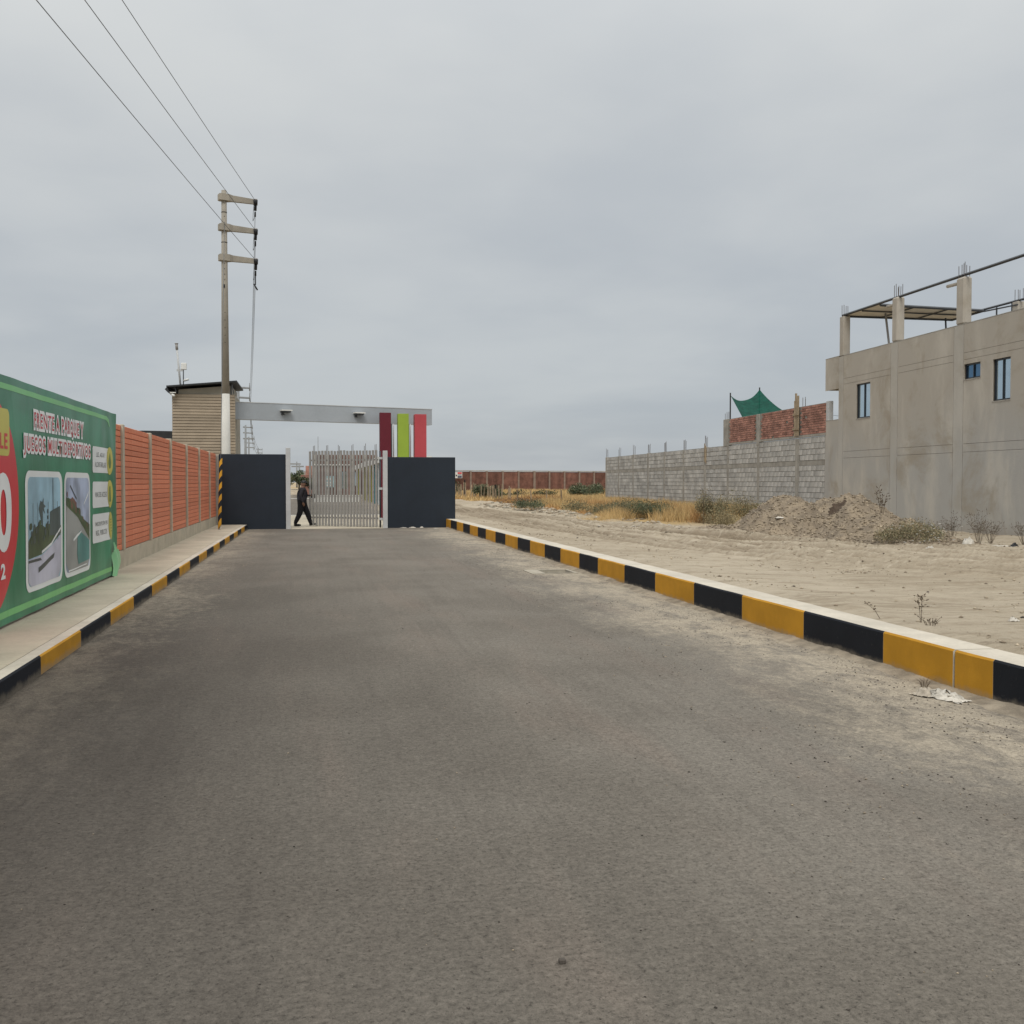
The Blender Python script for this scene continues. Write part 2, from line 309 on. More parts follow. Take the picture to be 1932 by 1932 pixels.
def mkmesh(name, mb, mats, smooth=False):
    me = bpy.data.meshes.new(name); me.from_pydata(mb.v, [], mb.f)
    for m in (mats if isinstance(mats, (list, tuple)) else [mats]): me.materials.append(m)
    if any(mb.m): me.polygons.foreach_set('material_index', mb.m)
    bm = bmesh.new(); bm.from_mesh(me); bmesh.ops.recalc_face_normals(bm, faces=bm.faces); bm.to_mesh(me); bm.free()
    if smooth: me.polygons.foreach_set('use_smooth', [True]*len(me.polygons))
    return me
def obj(name, me, parent=None, loc=(0, 0, 0), rot=None, **k):
    o = bpy.data.objects.new(name, me); COL.objects.link(o); o.location = loc
    if rot: o.rotation_euler = rot
    if parent: o.parent = parent
    setp(o, **k); return o
def part(name, mb, mats, parent, smooth=False, world=True, **k):
    """mb in world coords (world=True) for a thing whose roots are unrotated"""
    if world and parent is not None:
        org = parent; off = Vector((0, 0, 0))
        while org is not None: off += Vector(org.location); org = org.parent
        mb.v = [(x-off.x, y-off.y, z-off.z) for x, y, z in mb.v]
    return obj(name, mkmesh(name, mb, mats, smooth), parent, **k)
def top(name, mb, mats, base=(0, 0, 0), smooth=False, **k):
    mb.v = [(x-base[0], y-base[1], z-base[2]) for x, y, z in mb.v]
    return obj(name, mkmesh(name, mb, mats, smooth), None, base, **k)
def thing(name, loc=(0, 0, 0), rotz=0., **k): return obj(name, None, None, loc, (0, 0, rotz), **k)
def npmesh(name, V, F, mats, smooth=False, mi=None):
    me = bpy.data.meshes.new(name); V = np.asarray(V, np.float32); F = np.asarray(F, np.int32)
    me.vertices.add(len(V)); me.vertices.foreach_set('co', V.ravel()); k = F.shape[1]
    me.loops.add(F.size); me.loops.foreach_set('vertex_index', F.ravel()); me.polygons.add(len(F))
    me.polygons.foreach_set('loop_start', np.arange(0, F.size, k, dtype=np.int32)); me.polygons.foreach_set('loop_total', np.full(len(F), k, np.int32))
    for m in (mats if isinstance(mats, (list, tuple)) else [mats]): me.materials.append(m)
    if mi is not None: me.polygons.foreach_set('material_index', np.asarray(mi, np.int32))
    if smooth: me.polygons.foreach_set('use_smooth', np.ones(len(F), bool))
    me.update(calc_edges=True); return me
_H = rng.random((256, 256))
def vn(x, y):
    xi = np.floor(x).astype(int); yi = np.floor(y).astype(int); fx = x-xi; fy = y-yi; fx = fx*fx*(3-2*fx); fy = fy*fy*(3-2*fy)
    g = lambda a, b: _H[a % 256, b % 256]
    return (g(xi, yi)*(1-fx)+g(xi+1, yi)*fx)*(1-fy)+(g(xi, yi+1)*(1-fx)+g(xi+1, yi+1)*fx)*fy
def fbm(x, y, o=5):
    r = 0; a = .5
    for i in range(o): r = r+a*vn(x*2**i+17.3*i, y*2**i+9.1*i); a *= .5
    return r
def ss(x, a, b): t = np.clip((x-a)/(b-a), 0, 1); return t*t*(3-2*t)
xR = lambda y: 5.03-.0052*(y-7); xL = lambda y: -2.28+.004*(y-8)
WAZ = math.radians(2.73); B0 = (18.466, 23.880, 0)
# ------------------------------------------------------------------ ground
RUTS = []
for k in range(17):
    o = k*.36+random.uniform(-.12, .12); q = random.uniform(-.25, .25)
    RUTS.append([(6.2+o*.42+q, 75), (6.4+o*.5, 45), (6.9+o*.7+q, 28), (8.4+o*1.0, 18.5+o*.35), (12+o*1.2, 12.2+o*.75), (20+o, 8.6+o*1.15+q), (34, 7+o*1.3)])
def catmull(P, n=6):
    o = []
    for i in range(len(P)-1):
        p0 = np.array(P[max(i-1, 0)], float); p1 = np.array(P[i], float); p2 = np.array(P[i+1], float); p3 = np.array(P[min(i+2, len(P)-1)], float)
        for j in range(n):
            t = j/n; o.append(.5*((2*p1)+(-p0+p2)*t+(2*p0-5*p1+4*p2-p3)*t*t+(-p0+3*p1-3*p2+p3)*t**3))
    o.append(np.array(P[-1], float)); return o
def ground_h(x, y, detail=True):
    near = ss(x, xR(y)+.12, xR(y)+.24)
    right = .285-.075*ss(x, 5.4, 9)+(fbm(x*.35, y*.35, 4)-.48)*.16*ss(x, 5.6, 8)
    rut = np.zeros_like(x)
    if detail:
        fine = (fbm(x*2.2, y*2.2, 4)-.47)*.055*ss(x, 5.4, 6.5); right = right+fine
        right = right + (fbm(x*5+7*np.sin(y*.2), y*5, 3)-.44)*.045*ss(y, 12, 20)*ss(x, 8.5, 11)*(1-ss(y, 34, 45))
        m = (x > 5) & (x < 34) & (y > 4) & (y < 75); xm = x[m]; ym = y[m]; acc = np.zeros_like(xm); rr = np.zeros_like(xm)
        for R_ in RUTS:
            C = catmull(R_); d = np.full_like(xm, 9.)
            for a, b in zip(C, C[1:]):
                ab = b-a; t = np.clip(((xm-a[0])*ab[0]+(ym-a[1])*ab[1])/(ab@ab), 0, 1)
                d = np.minimum(d, np.hypot(xm-a[0]-t*ab[0], ym-a[1]-t*ab[1]))
            d = d+ (vn(xm*3, ym*3)-.5)*.08
            st = .5+.9*vn(xm*.3+3*len(C), ym*.3)
            acc += (-.075*np.exp(-(d/.10)**2)+.050*np.exp(-((d-.22)/.09)**2))*st; rr = np.maximum(rr, np.exp(-(d/.14)**2)*st)
        t_ = np.zeros_like(x); t_[m] = acc*ss(xm, 5.7, 6.4)*(1-ss(xm, 28, 34)); right = right+t_; rut[m] = rr
        # churned mound line along the kerb and along the weeds
        right = right+.05*np.exp(-((x-(5.75+.12*np.sin(y*1.3)))/.16)**2)*(fbm(x*4, y*4, 3))*(y < 37)
        edge = 11.6+.9*np.sin(y*.13)-1.2*ss(y, 36, 20)
        right = right+.22*np.exp(-((x-edge)/.6)**2)*fbm(x*1.8, y*1.2, 4)*ss(y, 16, 24)*(1-ss(y, 80, 100))
    right = right+.45*ss(y, 100, 140)*ss(x, 14, 30)*0.5
    z = -.5*(1-near)+right*near
    left = x < xL(y)-.3; z = np.where(left, -.5+.62*ss(-x, 3.4, 3.8), z)
    gate = ss(y, 37.6, 38.2)*(1-ss(y, 139, 142)); inr = ss(x, -9, -8)*(1-ss(x, 5.0, 5.4))
    z = z*(1-gate*inr)+(-.06)*gate*inr
    bey = ss(y, 139, 143)*(1-ss(np.abs(x), 9, 16)); z = z*(1-bey)+(.5+.9*(fbm(x*.12, y*.05, 4)-.4))*bey
    far = ss(np.hypot(x, y), 200, 420); z = z*(1-far)+.15*far
    return z, rut
def gz(x, y): return float(ground_h(np.array([float(x)]), np.array([float(y)]))[0][0])
def geo(a, b, s0, g):
    o = [a]; s = s0
    while o[-1] < b: o.append(o[-1]+s); s *= g
    return o
xs = [-v for v in geo(4.0, 5000, 1.5, 1.22)][::-1]+[-3.8, -3.6, -3.4, -3.2, -2.7, -2.0, -1, 0, 2, 3.5, 4.5, 4.8, 4.9, 4.98]
xs += list(np.arange(5.04, 5.6, .05))+list(np.arange(5.6, 16, .07))+list(np.arange(16, 46, .32))+geo(46, 5000, .8, 1.2)
ys = [-v for v in geo(30, 5000, 3, 1.3)][::-1]+list(np.arange(-28, 3, 1.))+list(np.arange(3, 27, .085))+list(np.arange(27, 62, .2))+list(np.arange(62, 150, 1.2))+geo(150, 6000, 2, 1.18)
xs = np.array(xs); ys = np.array(ys); GX, GY = np.meshgrid(xs, ys); gx = GX.ravel(); gy = GY.ravel()
gzv, rutv = ground_h(gx, gy); nx_, ny_ = len(xs), len(ys)
idx = np.arange(nx_*ny_).reshape(ny_, nx_)
F = np.stack([idx[:-1, :-1], idx[:-1, 1:], idx[1:, 1:], idx[1:, :-1]], -1).reshape(-1, 4)
me = npmesh('ground', np.stack([gx, gy, gzv], 1), F, SAND, True)
def grass_edge(y): return 11.9+1.0*np.sin(y*.11+.5)+.7*np.sin(y*.31)+1.2*ss(y, 36, 28)
straw = ss(gx, grass_edge(gy)-.4, grass_edge(gy)+.8)*ss(gy, 29, 34)*(.55+.45*ss(fbm(gx*.3, gy*.3), .35, .55))
straw = np.maximum(straw, .75*ss(gy, 150, 200)*ss(fbm(gx*.01, gy*.01), .3, .6))
for n_, arr in (('straw', straw), ('rut', rutv)):
    at = me.attributes.new(n_, 'FLOAT', 'POINT'); at.data.foreach_set('value', arr.astype(np.float32))
obj('ground', me, kind='structure')
# road: quads around the drain opening
DR = (4.16, 4.70, 17.98, 18.66)
mb = MB()
def quad(x0a, x1a, x0b, x1b, y0, y1, z=0.): mb.add([(x0a, y0, z), (x1a, y0, z), (x1b, y1, z), (x0b, y1, z)], [(0, 1, 2, 3)])
e = .08
for y0, y1 in [(-30, DR[2]), (DR[3], 37.3)]: quad(xL(y0)-e, xR(y0)+e, xL(y1)-e, xR(y1)+e, y0, y1)
quad(xL(DR[2])-e, DR[0], xL(DR[3])-e, DR[0], DR[2], DR[3]); quad(DR[1], xR(DR[2])+e, DR[1], xR(DR[3])+e, DR[2], DR[3])
quad(-8, 5.0, -8, 5.0, 37.3, 140)
obj('road', mkmesh('road', mb, ASPH), kind='structure')
# sidewalk and left kerb
walk = thing('sidewalk', kind='structure')
ys_ = [-9.2+3.02*i for i in range(15)]+[36.95]; ys_ = [y for y in ys_ if y < 36]+[36.95]
for y0, y1 in zip(ys_, ys_[1:]):
    b = MB(); g_ = .006
    b.prism([(-3.22, y0+g_), (xL(y0)-.135, y0+g_), (xL(y1)-.135, y1-g_), (-3.22, y1-g_)], 'z', -.05, .170+random.uniform(-.002, .002)); part('paving_slab', b, WALK, walk)
part('joint_bed', MB().prism([(-3.2, -9), (xL(-9)-.1, -9), (xL(36.9)-.1, 36.9), (-3.2, 36.9)], 'z', -.1, .160), MORT, walk)
lk = thing('kerb', kind='structure')
LS = [7.86+1.5*(i-12)+0.0 for i in range(33)]; LS = [9.36+1.535*i for i in range(-12, 18)]+[36.95]
LS = [y for y in LS if y < 36.6]+[36.95]
for i, (y0, y1) in enumerate(zip(LS, LS[1:])):
    b = MB(); xa0 = xL(y0); xa1 = xL(y1); c = .014; z = .168
    v = []
    for y, xa in ((y0+.0015, xa0), (y1-.0015, xa1)): v += [(xa, y, -.05), (xa, y, z-c), (xa-c, y, z), (xa-.13, y, z), (xa-.13, y, -.05)]
    b.v = v; b.f = [(0, 5, 6, 1), (1, 6, 7, 2), (2, 7, 8, 3), (3, 8, 9, 4), (0, 1, 2, 3, 4), (9, 8, 7, 6, 5)]; ye = (i-12) % 2 == 0
    b.m = [0, 0, 1, 1, 1, 1]
    part('kerb_block', b, [KY if ye else KB, CREAM], lk, label='kerb block painted '+('yellow' if ye else 'black')+' on its face')
rk = thing('kerb', kind='structure')
RS = [6.82-1.49*i for i in range(12, 0, -1)]+[6.82, 8.31, 9.80, 11.33, 12.86, 14.39, 15.87, 17.4, 18.65, 20.1, 21.5, 22.96, 24.36, 25.9, 27.3, 28.8, 30.2, 31.7, 33.1, 34.5, 35.95, 37.14]
jy = 7.29
for i, (y0, y1) in enumerate(zip(RS, RS[1:])):
    ye = (i-12) % 2 == 0
    segs = [(y0, y1)]
    if y0 < jy < y1: segs = [(y0, jy-.012), (jy+.012, y1)]
    for s0, s1 in segs:
        b = MB(); c = .016; z = .318; nn = max(2, int((s1-s0)/.3)); v = []
        yy = np.linspace(s0+.001, s1-.001, nn+1)
        for y in yy:
            xa = xR(y); k = .003*math.sin(y*5)+.002*math.sin(y*13); v += [(xa+k, y, -.12), (xa+k*.5, y, z-c+k*.4), (xa+c, y, z+k*.4), (xa+.37, y, z-.004+k*.6), (xa+.37, y, -.12)]
        b.v = v
        for q in range(nn):
            o = q*5
            for r, mi in ((0, 0), (1, 0), (2, 1), (3, 1)): b.f.append((o+r, o+5+r, o+6+r, o+1+r)); b.m.append(mi)
        b.f += [(0, 1, 2, 3, 4), tuple(5*nn+r for r in (4, 3, 2, 1, 0))]; b.m += [0 if y1 > 37 else 1]*2
        part('kerb_block', b, [KY if ye else KB, CREAM], rk, label='wide kerb block painted '+('yellow' if ye else 'black')+' on its face')
part('kerb_joint', MB().box(xR(jy)+.022, xR(jy)+.365, jy-.02, jy+.02, -.1, .31), MORT, rk)
# dirt drifted against the kerb foot
V = []; Fq = []
for side in (1,):
    yy = np.arange(-2, 36.9, .05); base = len(V)
    for y in yy:
        if side: x0 = xR(y)+.005; wd = .05+.16*vn(np.array([y*1.7]), np.array([3.]))[0]**1.3+.05*random.random(); hh = .008+.035*vn(np.array([y*2.3]), np.array([9.]))[0]*random.uniform(.6, 1); s = -1
        else: x0 = xL(y)-.005; wd = .03+.09*vn(np.array([y*1.9]), np.array([5.]))[0]+.03*random.random(); hh = .004+.014*random.random(); s = 1
        V += [(x0, y, hh), (x0+s*wd*.4, y, hh*.7), (x0+s*wd, y, -.002)]
    for i in range(len(yy)-1):
        o = base+i*3; Fq += [(o, o+1, o+4, o+3), (o+1, o+2, o+5, o+4)]
obj('dirt_drift', npmesh('dirt_drift', V, Fq, mat('kerb_foot_dirt', (.27, .228, .172), .97, .3, 5, 30, .01, .9), True), kind='stuff', label='sandy dirt drifted along the foot of the right striped kerb', category='dirt')
# grit and pebbles
OCT = np.array([(1, 0, 0), (0, 1, 0), (-1, 0, 0), (0, -1, 0), (0, 0, 1), (0, 0, -1)], float); OF = np.array([(0, 1, 4), (1, 2, 4), (2, 3, 4), (3, 0, 4), (1, 0, 5), (2, 1, 5), (3, 2, 5), (0, 3, 5)])
def pebbles(x, y, z, r, flat=.6):
    n = len(x); j = 1+.35*(rng.random((n, 6, 3))-.5); a = rng.random(n)*6.28
    P = OCT[None]*j*r[:, None, None]*np.stack([1+.5*rng.random(n), np.ones(n), np.full(n, flat)], 1)[:, None]
    c, s = np.cos(a)[:, None], np.sin(a)[:, None]; P = np.stack([P[..., 0]*c-P[..., 1]*s, P[..., 0]*s+P[..., 1]*c, P[..., 2]], -1)
    P += np.stack([x, y, z], 1)[:, None]; return P.reshape(-1, 3), (OF[None]+6*np.arange(n)[:, None, None]).reshape(-1, 3)
n = 9000; y = 3+rng.random(n)**1.6*26; u_ = rng.random(n)
x = xR(y)-.03-np.abs(rng.normal(0, 1, n))*1.1; k = vn(x*1.6, y*.8) > .42; x, y = x[k], y[k]; r = .0025+.006*rng.random(len(x))**3
V1, F1 = pebbles(x, y, r*.4, r); mi1 = (rng.random(len(x)) < .6)
n = 1100; yb = 2.6+rng.random(n)**1.8*22; xb = xL(yb)+.05+rng.random(n)*(xR(yb)-xL(yb)-.1); rb = .0022+.0042*rng.random(n)**3
V2, F2 = pebbles(xb, yb, rb*.4, rb); mi2 = rng.random(n) < .8
mi = np.repeat(np.concatenate([mi1, mi2]).astype(int), 8)
obj('road_grit', npmesh('road_grit', np.concatenate([V1, V2]), np.concatenate([F1, F2+len(V1)]), [STONE, DARKST], mi=mi), kind='stuff', label='fine grit and pebbles scattered over the dusty asphalt', category='grit')
n = 4500; y = 5+rng.random(n)**1.3*34; x = 5.5+rng.random(n)*10; k = (vn(x*1.1, y*.8) > .5); x, y = x[k], y[k]; z, _ = ground_h(x, y); r = .005+.024*rng.random(len(x))**6
V1, F1 = pebbles(x, y, z+r*.3, r); obj('sand_stones', npmesh('sand_stones', V1, F1, [STONE, DARKST], mi=np.repeat((rng.random(len(x)) < .08).astype(int), 8)), kind='stuff', label='small stones and clods strewn over the sandy ground', category='stones')
st = MB().cbox(-.012, .012, -.010, .010, 0, .016, .003); st.v = [(a+.84, b+3.37, c) for a, b, c in st.v]
top('stone', st, DARKST, (.84, 3.37, 0), label='single dark square stone lying in the middle of the asphalt', category='stone')
for (sx_, sy_, sr, slb) in [(10.9, 22.0, .09, 'pale stone lying on the sand in front of the heap'), (11.8, 19.4, .07, 'small stone on the sand left of the flowering weeds'), (9.2, 25.5, .08, 'lone stone on the sandy track beyond the kerb')]:
    V1, F1 = pebbles(np.array([0.]), np.array([0.]), np.array([0.]), np.array([sr])); 
    obj('stone', npmesh('stone', V1, F1, STONE), None, (sx_, sy_, gz(sx_, sy_)+sr*.3), group='loose stones on the sand', label=slb, category='stone')
# ------------------------------------------------------------------ storm drain
dr = thing('storm_drain', (4.43, 18.3, 0), label='open rectangular storm drain with a pale concrete rim set in the asphalt', category='drain')
b = MB(); x0, x1, y0, y1 = DR; z = .012
b.box(x0-.26, x0, y0-.06, y1+.06, -.05, z).box(x1, x1+.06, y0-.06, y1+.06, -.05, z).box(x0, x1, y1, y1+.06, -.05, z).box(x0, x1, y0-.06, y0, -.05, z); part('rim', b, DRAINC, dr)
PITM = mat('shaded_pit_concrete', (.10, .085, .065), .95, .2, 6)  # pit walls coloured dark to stand in for the shade inside the opening
part('pit', MB().box(x0-.05, x1+.05, y0-.05, y1+.05, -.45, -.40).box(x0-.05, x0, y0-.05, y1+.05, -.399, -.051).box(x1, x1+.05, y0-.05, y1+.05, -.399, -.051).box(x0, x1, y1, y1+.05, -.399, -.051).box(x0, x1, y0-.05, y0, -.399, -.051), PITM, dr)
part('inner_ledge', MB().box(x0+.12, x1-.002, y1-.03, y1-.002, -.16, -.03), DRAINC, dr)
# ------------------------------------------------------------------ prefabricated fence
fen = thing('boundary_fence', (-3.2, 28, .17), label='orange brick patterned prefabricated fence with concrete posts along the left sidewalk', category='fence')
PX = -3.25; post_y = [18.83+3.135*k for k in range(-3, 6)]
part('plinth', MB().box(PX-.07, PX+.055, 9.4, 36.95, 0, .47), FENCEC, fen)
for y in post_y:
    part('post', MB().cbox(PX-.06, PX+.075, y-.075, y+.075, .472, 2.665+random.uniform(-.012, .012), .008), FENCEC, fen)
nrow = 21; ph = (2.645-.475)/nrow; ends = post_y+[36.95]
strip_me = {}
for y0, y1 in zip(ends, ends[1:]):
    L_ = round(y1-y0-.154, 3) if y1 < 36.9 else round(y1-y0-.08, 3)
    if L_ not in strip_me:
        b = MB(); c = .007; h2 = ph/2-.0035; ns = 12; v = []
        for i in range(ns+1):
            yy = -L_/2+L_*i/ns; o = .004*math.sin(i*2.1)
            v += [(-.02, yy, -h2), (.022+o*.4, yy, -h2), (.034+o*.4, yy, -h2+c), (.034+o*.4, yy, h2-c), (.022+o*.4, yy, h2), (-.02, yy, h2)]
        b.v = v
        for i in range(ns):
            for r in range(6): b.f.append((i*6+r, (i+1)*6+r, (i+1)*6+(r+1) % 6, i*6+(r+1) % 6)); b.m.append(0)
        b.f += [tuple(range(6)), tuple(ns*6+r for r in range(5, -1, -1))]; b.m += [0, 0]
        strip_me[L_] = mkmesh('brick_strip', b, COURSE)
    yc = (y0+.077+y0+.077+L_)/2
    for r in range(nrow):
        z = .475+ph*(r+.5)
        o = obj('brick_strip', strip_me[L_], fen, Vector((PX+random.uniform(-.004, .004), yc, z))-fen.location, (random.uniform(-.0015, .0015), random.uniform(-.03, .03), 0))
    part('backing', MB().box(PX-.05, PX+.019, y0+.07, y0+.08+L_, .474, 2.63), mat('dark_groove_mortar', (.22, .115, .08), .95), fen)
# ------------------------------------------------------------------ billboard
BX = -3.05; bb = thing('billboard', (BX, 12, .2), label='large green advertising banner with white framed photographs and crimson slogan standing against the fence', category='billboard')
BY0, BY1, BZ0, BZ1 = 7.4, 17.33, .20, 2.74
part('frame', MB().box(BX-.06, BX-.032, BY0, BY1, .175, BZ1).box(BX-.06, BX-.004, BY1+.001, BY1+.03, .175, BZ1), CONC, bb)
# rippled vinyl sheet
nyb, nzb = 150, 36; V = []; 
def ripple(y, z): 
    e_ = ss(np.array(y), 15.8, 17.3)
    return float(.004*math.sin(y*3.1+z*1.3)+.003*math.sin(y*7.7-z*2.2)*1+.010*e_*math.sin(y*9+z*3))
def ring(poly, off, mi=0):
    return poly
for j in range(nzb+1):
    for i in range(nyb+1):
        y = BY0+(BY1-BY0)*i/nyb; z = BZ0+(BZ1-BZ0)*j/nzb; V.append((ripple(y, z), y-12, z-.2))
Fq = [(j*(nyb+1)+i, j*(nyb+1)+i+1, (j+1)*(nyb+1)+i+1, (j+1)*(nyb+1)+i) for j in range(nzb) for i in range(nyb)]
obj('banner', npmesh('banner', V, Fq, BGREEN, True), bb)
def flat(name, poly, off, m, parent=bb, **k):
    """flat print: triangulated, subdivided polygon in (y,z), following the ripples"""
    bm = bmesh.new(); vs_ = [bm.verts.new((0, y, z)) for y, z in poly]; bm.faces.new(vs_)
    bmesh.ops.triangulate(bm, faces=bm.faces[:])
    for it in range(7):
        es = [e_ for e_ in bm.edges if e_.calc_length() > .16]
        if not es: break
        bmesh.ops.subdivide_edges(bm, edges=es, cuts=1); bmesh.ops.triangulate(bm, faces=bm.faces[:])
    for q in bm.verts: q.co = (ripple(q.co.y, q.co.z)+off, q.co.y-12, q.co.z-.2)
    m_ = bpy.data.meshes.new(name); bm.to_mesh(m_); bm.free(); m_.materials.append(m)
    for p in m_.polygons:
        if p.normal.x < 0: p.flip()
    return obj(name, m_, parent, **k)
def rrect(y0, y1, z0, z1, r, n=5):
    P = []
    for cy, cz, a0 in ((y1-r, z1-r, 0), (y0+r, z1-r, 90), (y0+r, z0+r, 180), (y1-r, z0+r, 270)):
        for i in range(n+1): a_ = math.radians(a0+90*i/n); P.append((cy+r*math.cos(a_), cz+r*math.sin(a_)))
    return P
def ell(cy, cz, ry, rz, n=40): return [(cy+ry*math.cos(6.2832*i/n), cz+rz*math.sin(6.2832*i/n)) for i in range(n)]
flat('border_line', [(BY0, 2.60), (16.55, 2.60), (16.7, 2.57), (16.78, 2.50), (16.83, 2.52), (16.76, 2.62), (16.6, 2.66), (BY0, 2.66)], .003, VLG)
flat('border_line', [(BY0, .27), (16.9, .27), (16.9, .34), (BY0, .34)], .003, VLG)
flat('red_disc', ell(10.56, 1.44, 1.16, 1.13, 60), .0045, VRED)
flat('yellow_tag', rrect(9.9, 11.38, 1.92, 2.40, .07), .0068, VYE)
def text(body, y0, y1, z0, z1, off, m, outline=0, om=None, bold=.012, name='lettering', outname='letter_outline'):
    def make(ofs):
        cu = bpy.data.curves.new('t', 'FONT'); cu.body = body; cu.size = 1; cu.offset = ofs; cu.space_character = 1.22; cu.space_word = .9; cu.resolution_u = 6; cu.fill_mode = 'FRONT'
        to = bpy.data.objects.new('t', cu); COL.objects.link(to); dg = bpy.context.evaluated_depsgraph_get(); dg.update()
        m_ = bpy.data.meshes.new_from_object(to.evaluated_get(dg)); bpy.data.objects.remove(to); return m_
    m0 = make(bold); c = np.zeros(len(m0.vertices)*3); m0.vertices.foreach_get('co', c); c = c.reshape(-1, 3)
    lo, hi = c.min(0), c.max(0); sy = (y1-y0)/(hi[0]-lo[0]); sz = (z1-z0)/(hi[1]-lo[1])
    def put(m_, nm, of, mt):
        c = np.zeros(len(m_.vertices)*3); m_.vertices.foreach_get('co', c); c = c.reshape(-1, 3)
        Y = y0+(c[:, 0]-lo[0])*sy; Z = z0+(c[:, 1]-lo[1])*sz
        X = np.array([ripple(a_, b_) for a_, b_ in zip(Y, Z)])+of
        m_.vertices.foreach_set('co', np.stack([X, Y-12, Z-.2], 1).ravel()); m_.materials.clear(); m_.materials.append(mt); m_.update()
        m_.polygons.foreach_set('material_index', [0]*len(m_.polygons))
        bm = bmesh.new(); bm.from_mesh(m_)
        for f_ in bm.faces:
            f_.normal_update()
            if f_.normal.x < 0: f_.normal_flip()
        bm.to_mesh(m_); bm.free(); return obj(nm, m_, bb)
    if outline: put(make(bold+outline), outname, off-.002, om)
    return put(m0, name, off, m)
text('FRENTE A PARQUE Y', 12.38, 14.92, 2.235, 2.445, .0075, VTX, .14, VWH, .012)
text('JUEGOS MULTIDEPORTIVOS', 11.92, 15.34, 1.945, 2.16, .0105, VTX, .14, VWH, .012)
text('LE', 11.08, 11.31, 1.99, 2.15, .009, VRED, bold=.03)
text('0', 10.86, 11.44, .94, 1.75, .009, VWH, bold=.035)
text('2', 11.02, 11.19, .67, .83, .009, VWH, bold=.04)
for (y0, y1) in ((11.95, 13.66), (13.76, 15.32)):
    flat('photo_border', rrect(y0, y1, .43, 1.78, .16), .004, VWH)
# photograph 1: sky, palm, mast, dark wall, lawn, paths
a0, a1 = 12.05, 13.56
flat('photo_print', rrect(a0, a1, .49, 1.71, .1), .006, VSKY)
flat('printed_lawn', [(a0, .80), (12.6, .82), (13.1, .90), (a1, 1.02), (a1, 1.12), (12.9, 1.10), (12.55, 1.18), (12.3, 1.12), (a0, 1.0)], .0075, VLAWN)
flat('printed_path', [(12.15, .49), (13.4, .49), (a1, .60), (a1, 1.01), (13.1, .89), (12.6, .81), (a0, .79), (a0, .55)], .0075, VPATH)
flat('printed_planter', [(12.45, .62), (13.2, .74), (13.25, .80), (12.45, .68)], .009, VDK); flat('printed_planter', [(a0, .755), (12.6, .755), (12.55, .785), (a0, .785)], .009, VDK)
flat('printed_building', [(13.0, 1.02), (13.53, 1.00), (13.53, 1.36), (13.05, 1.30)], .009, VBLD)
flat('printed_mast', [(13.20, 1.3), (13.225, 1.3), (13.225, 1.70), (13.20, 1.70)], .009, VDK)
flat('printed_tree', [(12.66, 1.1), (12.68, 1.1), (12.69, 1.33), (12.8, 1.28), (12.74, 1.35), (12.83, 1.37), (12.73, 1.40), (12.74, 1.47), (12.68, 1.42), (12.6, 1.44), (12.63, 1.37), (12.52, 1.35), (12.62, 1.33)], .009, VBLD)
for k in range(26):
    cy_ = 12.08+random.random()*.92; cz_ = 1.00+random.random()*.22-(.04 if cy_ < 12.3 else 0); r_ = random.uniform(.02, .055)
    flat('printed_shrub', ell(cy_, cz_, r_*1.1, r_, 7), .0092+.0002*(k % 5), VLAWN if k % 3 else VBLD)
for y_ in (12.25, 12.47, 12.95, 13.4): flat('printed_lamp', [(y_, .95), (y_+.012, .95), (y_+.012, 1.42), (y_, 1.42)], .0105, VDK)
flat('printed_kerb_line', [(12.6, .86), (13.1, .93), (13.54, 1.10), (13.54, 1.07), (13.1, .90), (12.6, .83)], .0098, VWH)
for zc in (1.17, 1.24, 1.31): flat('printed_mark', rrect(12.90, 12.95, zc-.025, zc+.025, .01, 2), .011, VDK)
# photograph 2: cloudy sky, road, brick houses, teal shape
a0, a1 = 13.84, 15.25
flat('photo_print', rrect(a0, a1, .49, 1.71, .1), .006, VSKY2)
flat('printed_road', [(a0, .62), (14.0, .49), (15.1, .49), (a1, .60), (a1, .98), (14.6, 1.18), (a0, 1.36)], .0075, VROAD)
flat('printed_verge', [(a1, .84), (a1, 1.06), (14.75, 1.18), (14.5, 1.28), (14.3, 1.42), (a0, 1.46), (a0, 1.36), (14.5, 1.18), (14.9, 1.02)], .009, VLAWN)
flat('printed_brick_house', [(14.05, 1.34), (14.4, 1.24), (14.42, 1.38), (14.2, 1.46), (14.05, 1.42)], .0105, VBRK)
for k in range(22):
    f_ = k/22; cy_ = 13.9+1.3*f_; cz_ = 1.46-.45*f_+random.uniform(-.03, .05); r_ = random.uniform(.02, .05)
    flat('printed_shrub', ell(cy_, cz_, r_, r_*1.2, 7), .0108+.0002*(k % 4), VLAWN if k % 4 else VBRK)
flat('printed_crane', [(14.08, 1.60), (14.42, 1.42), (14.42, 1.44), (14.09, 1.62)], .011, VDK)
for p_ in ([(14.2, .88), (14.45, .93), (14.7, .98), (14.72, 1.0), (14.4, .96), (14.2, .91)], [(14.9, 1.34), (15.15, 1.46), (15.2, 1.53), (15.1, 1.47), (14.9, 1.36)], [(13.95, .50), (15.0, .52), (15.0, .535), (13.95, .52)]): flat('printed_highlight', p_, .012, VWH)
flat('printed_tree', [(14.55, 1.16), (14.7, 1.12), (14.68, 1.28), (14.6, 1.31)], .0105, VLAWN)
flat('printed_teal_shape', [(14.5, .56), (15.22, .58), (15.22, .84), (14.9, .93), (14.6, 1.0), (14.45, .95), (14.42, .7)], .0105, VTEAL)
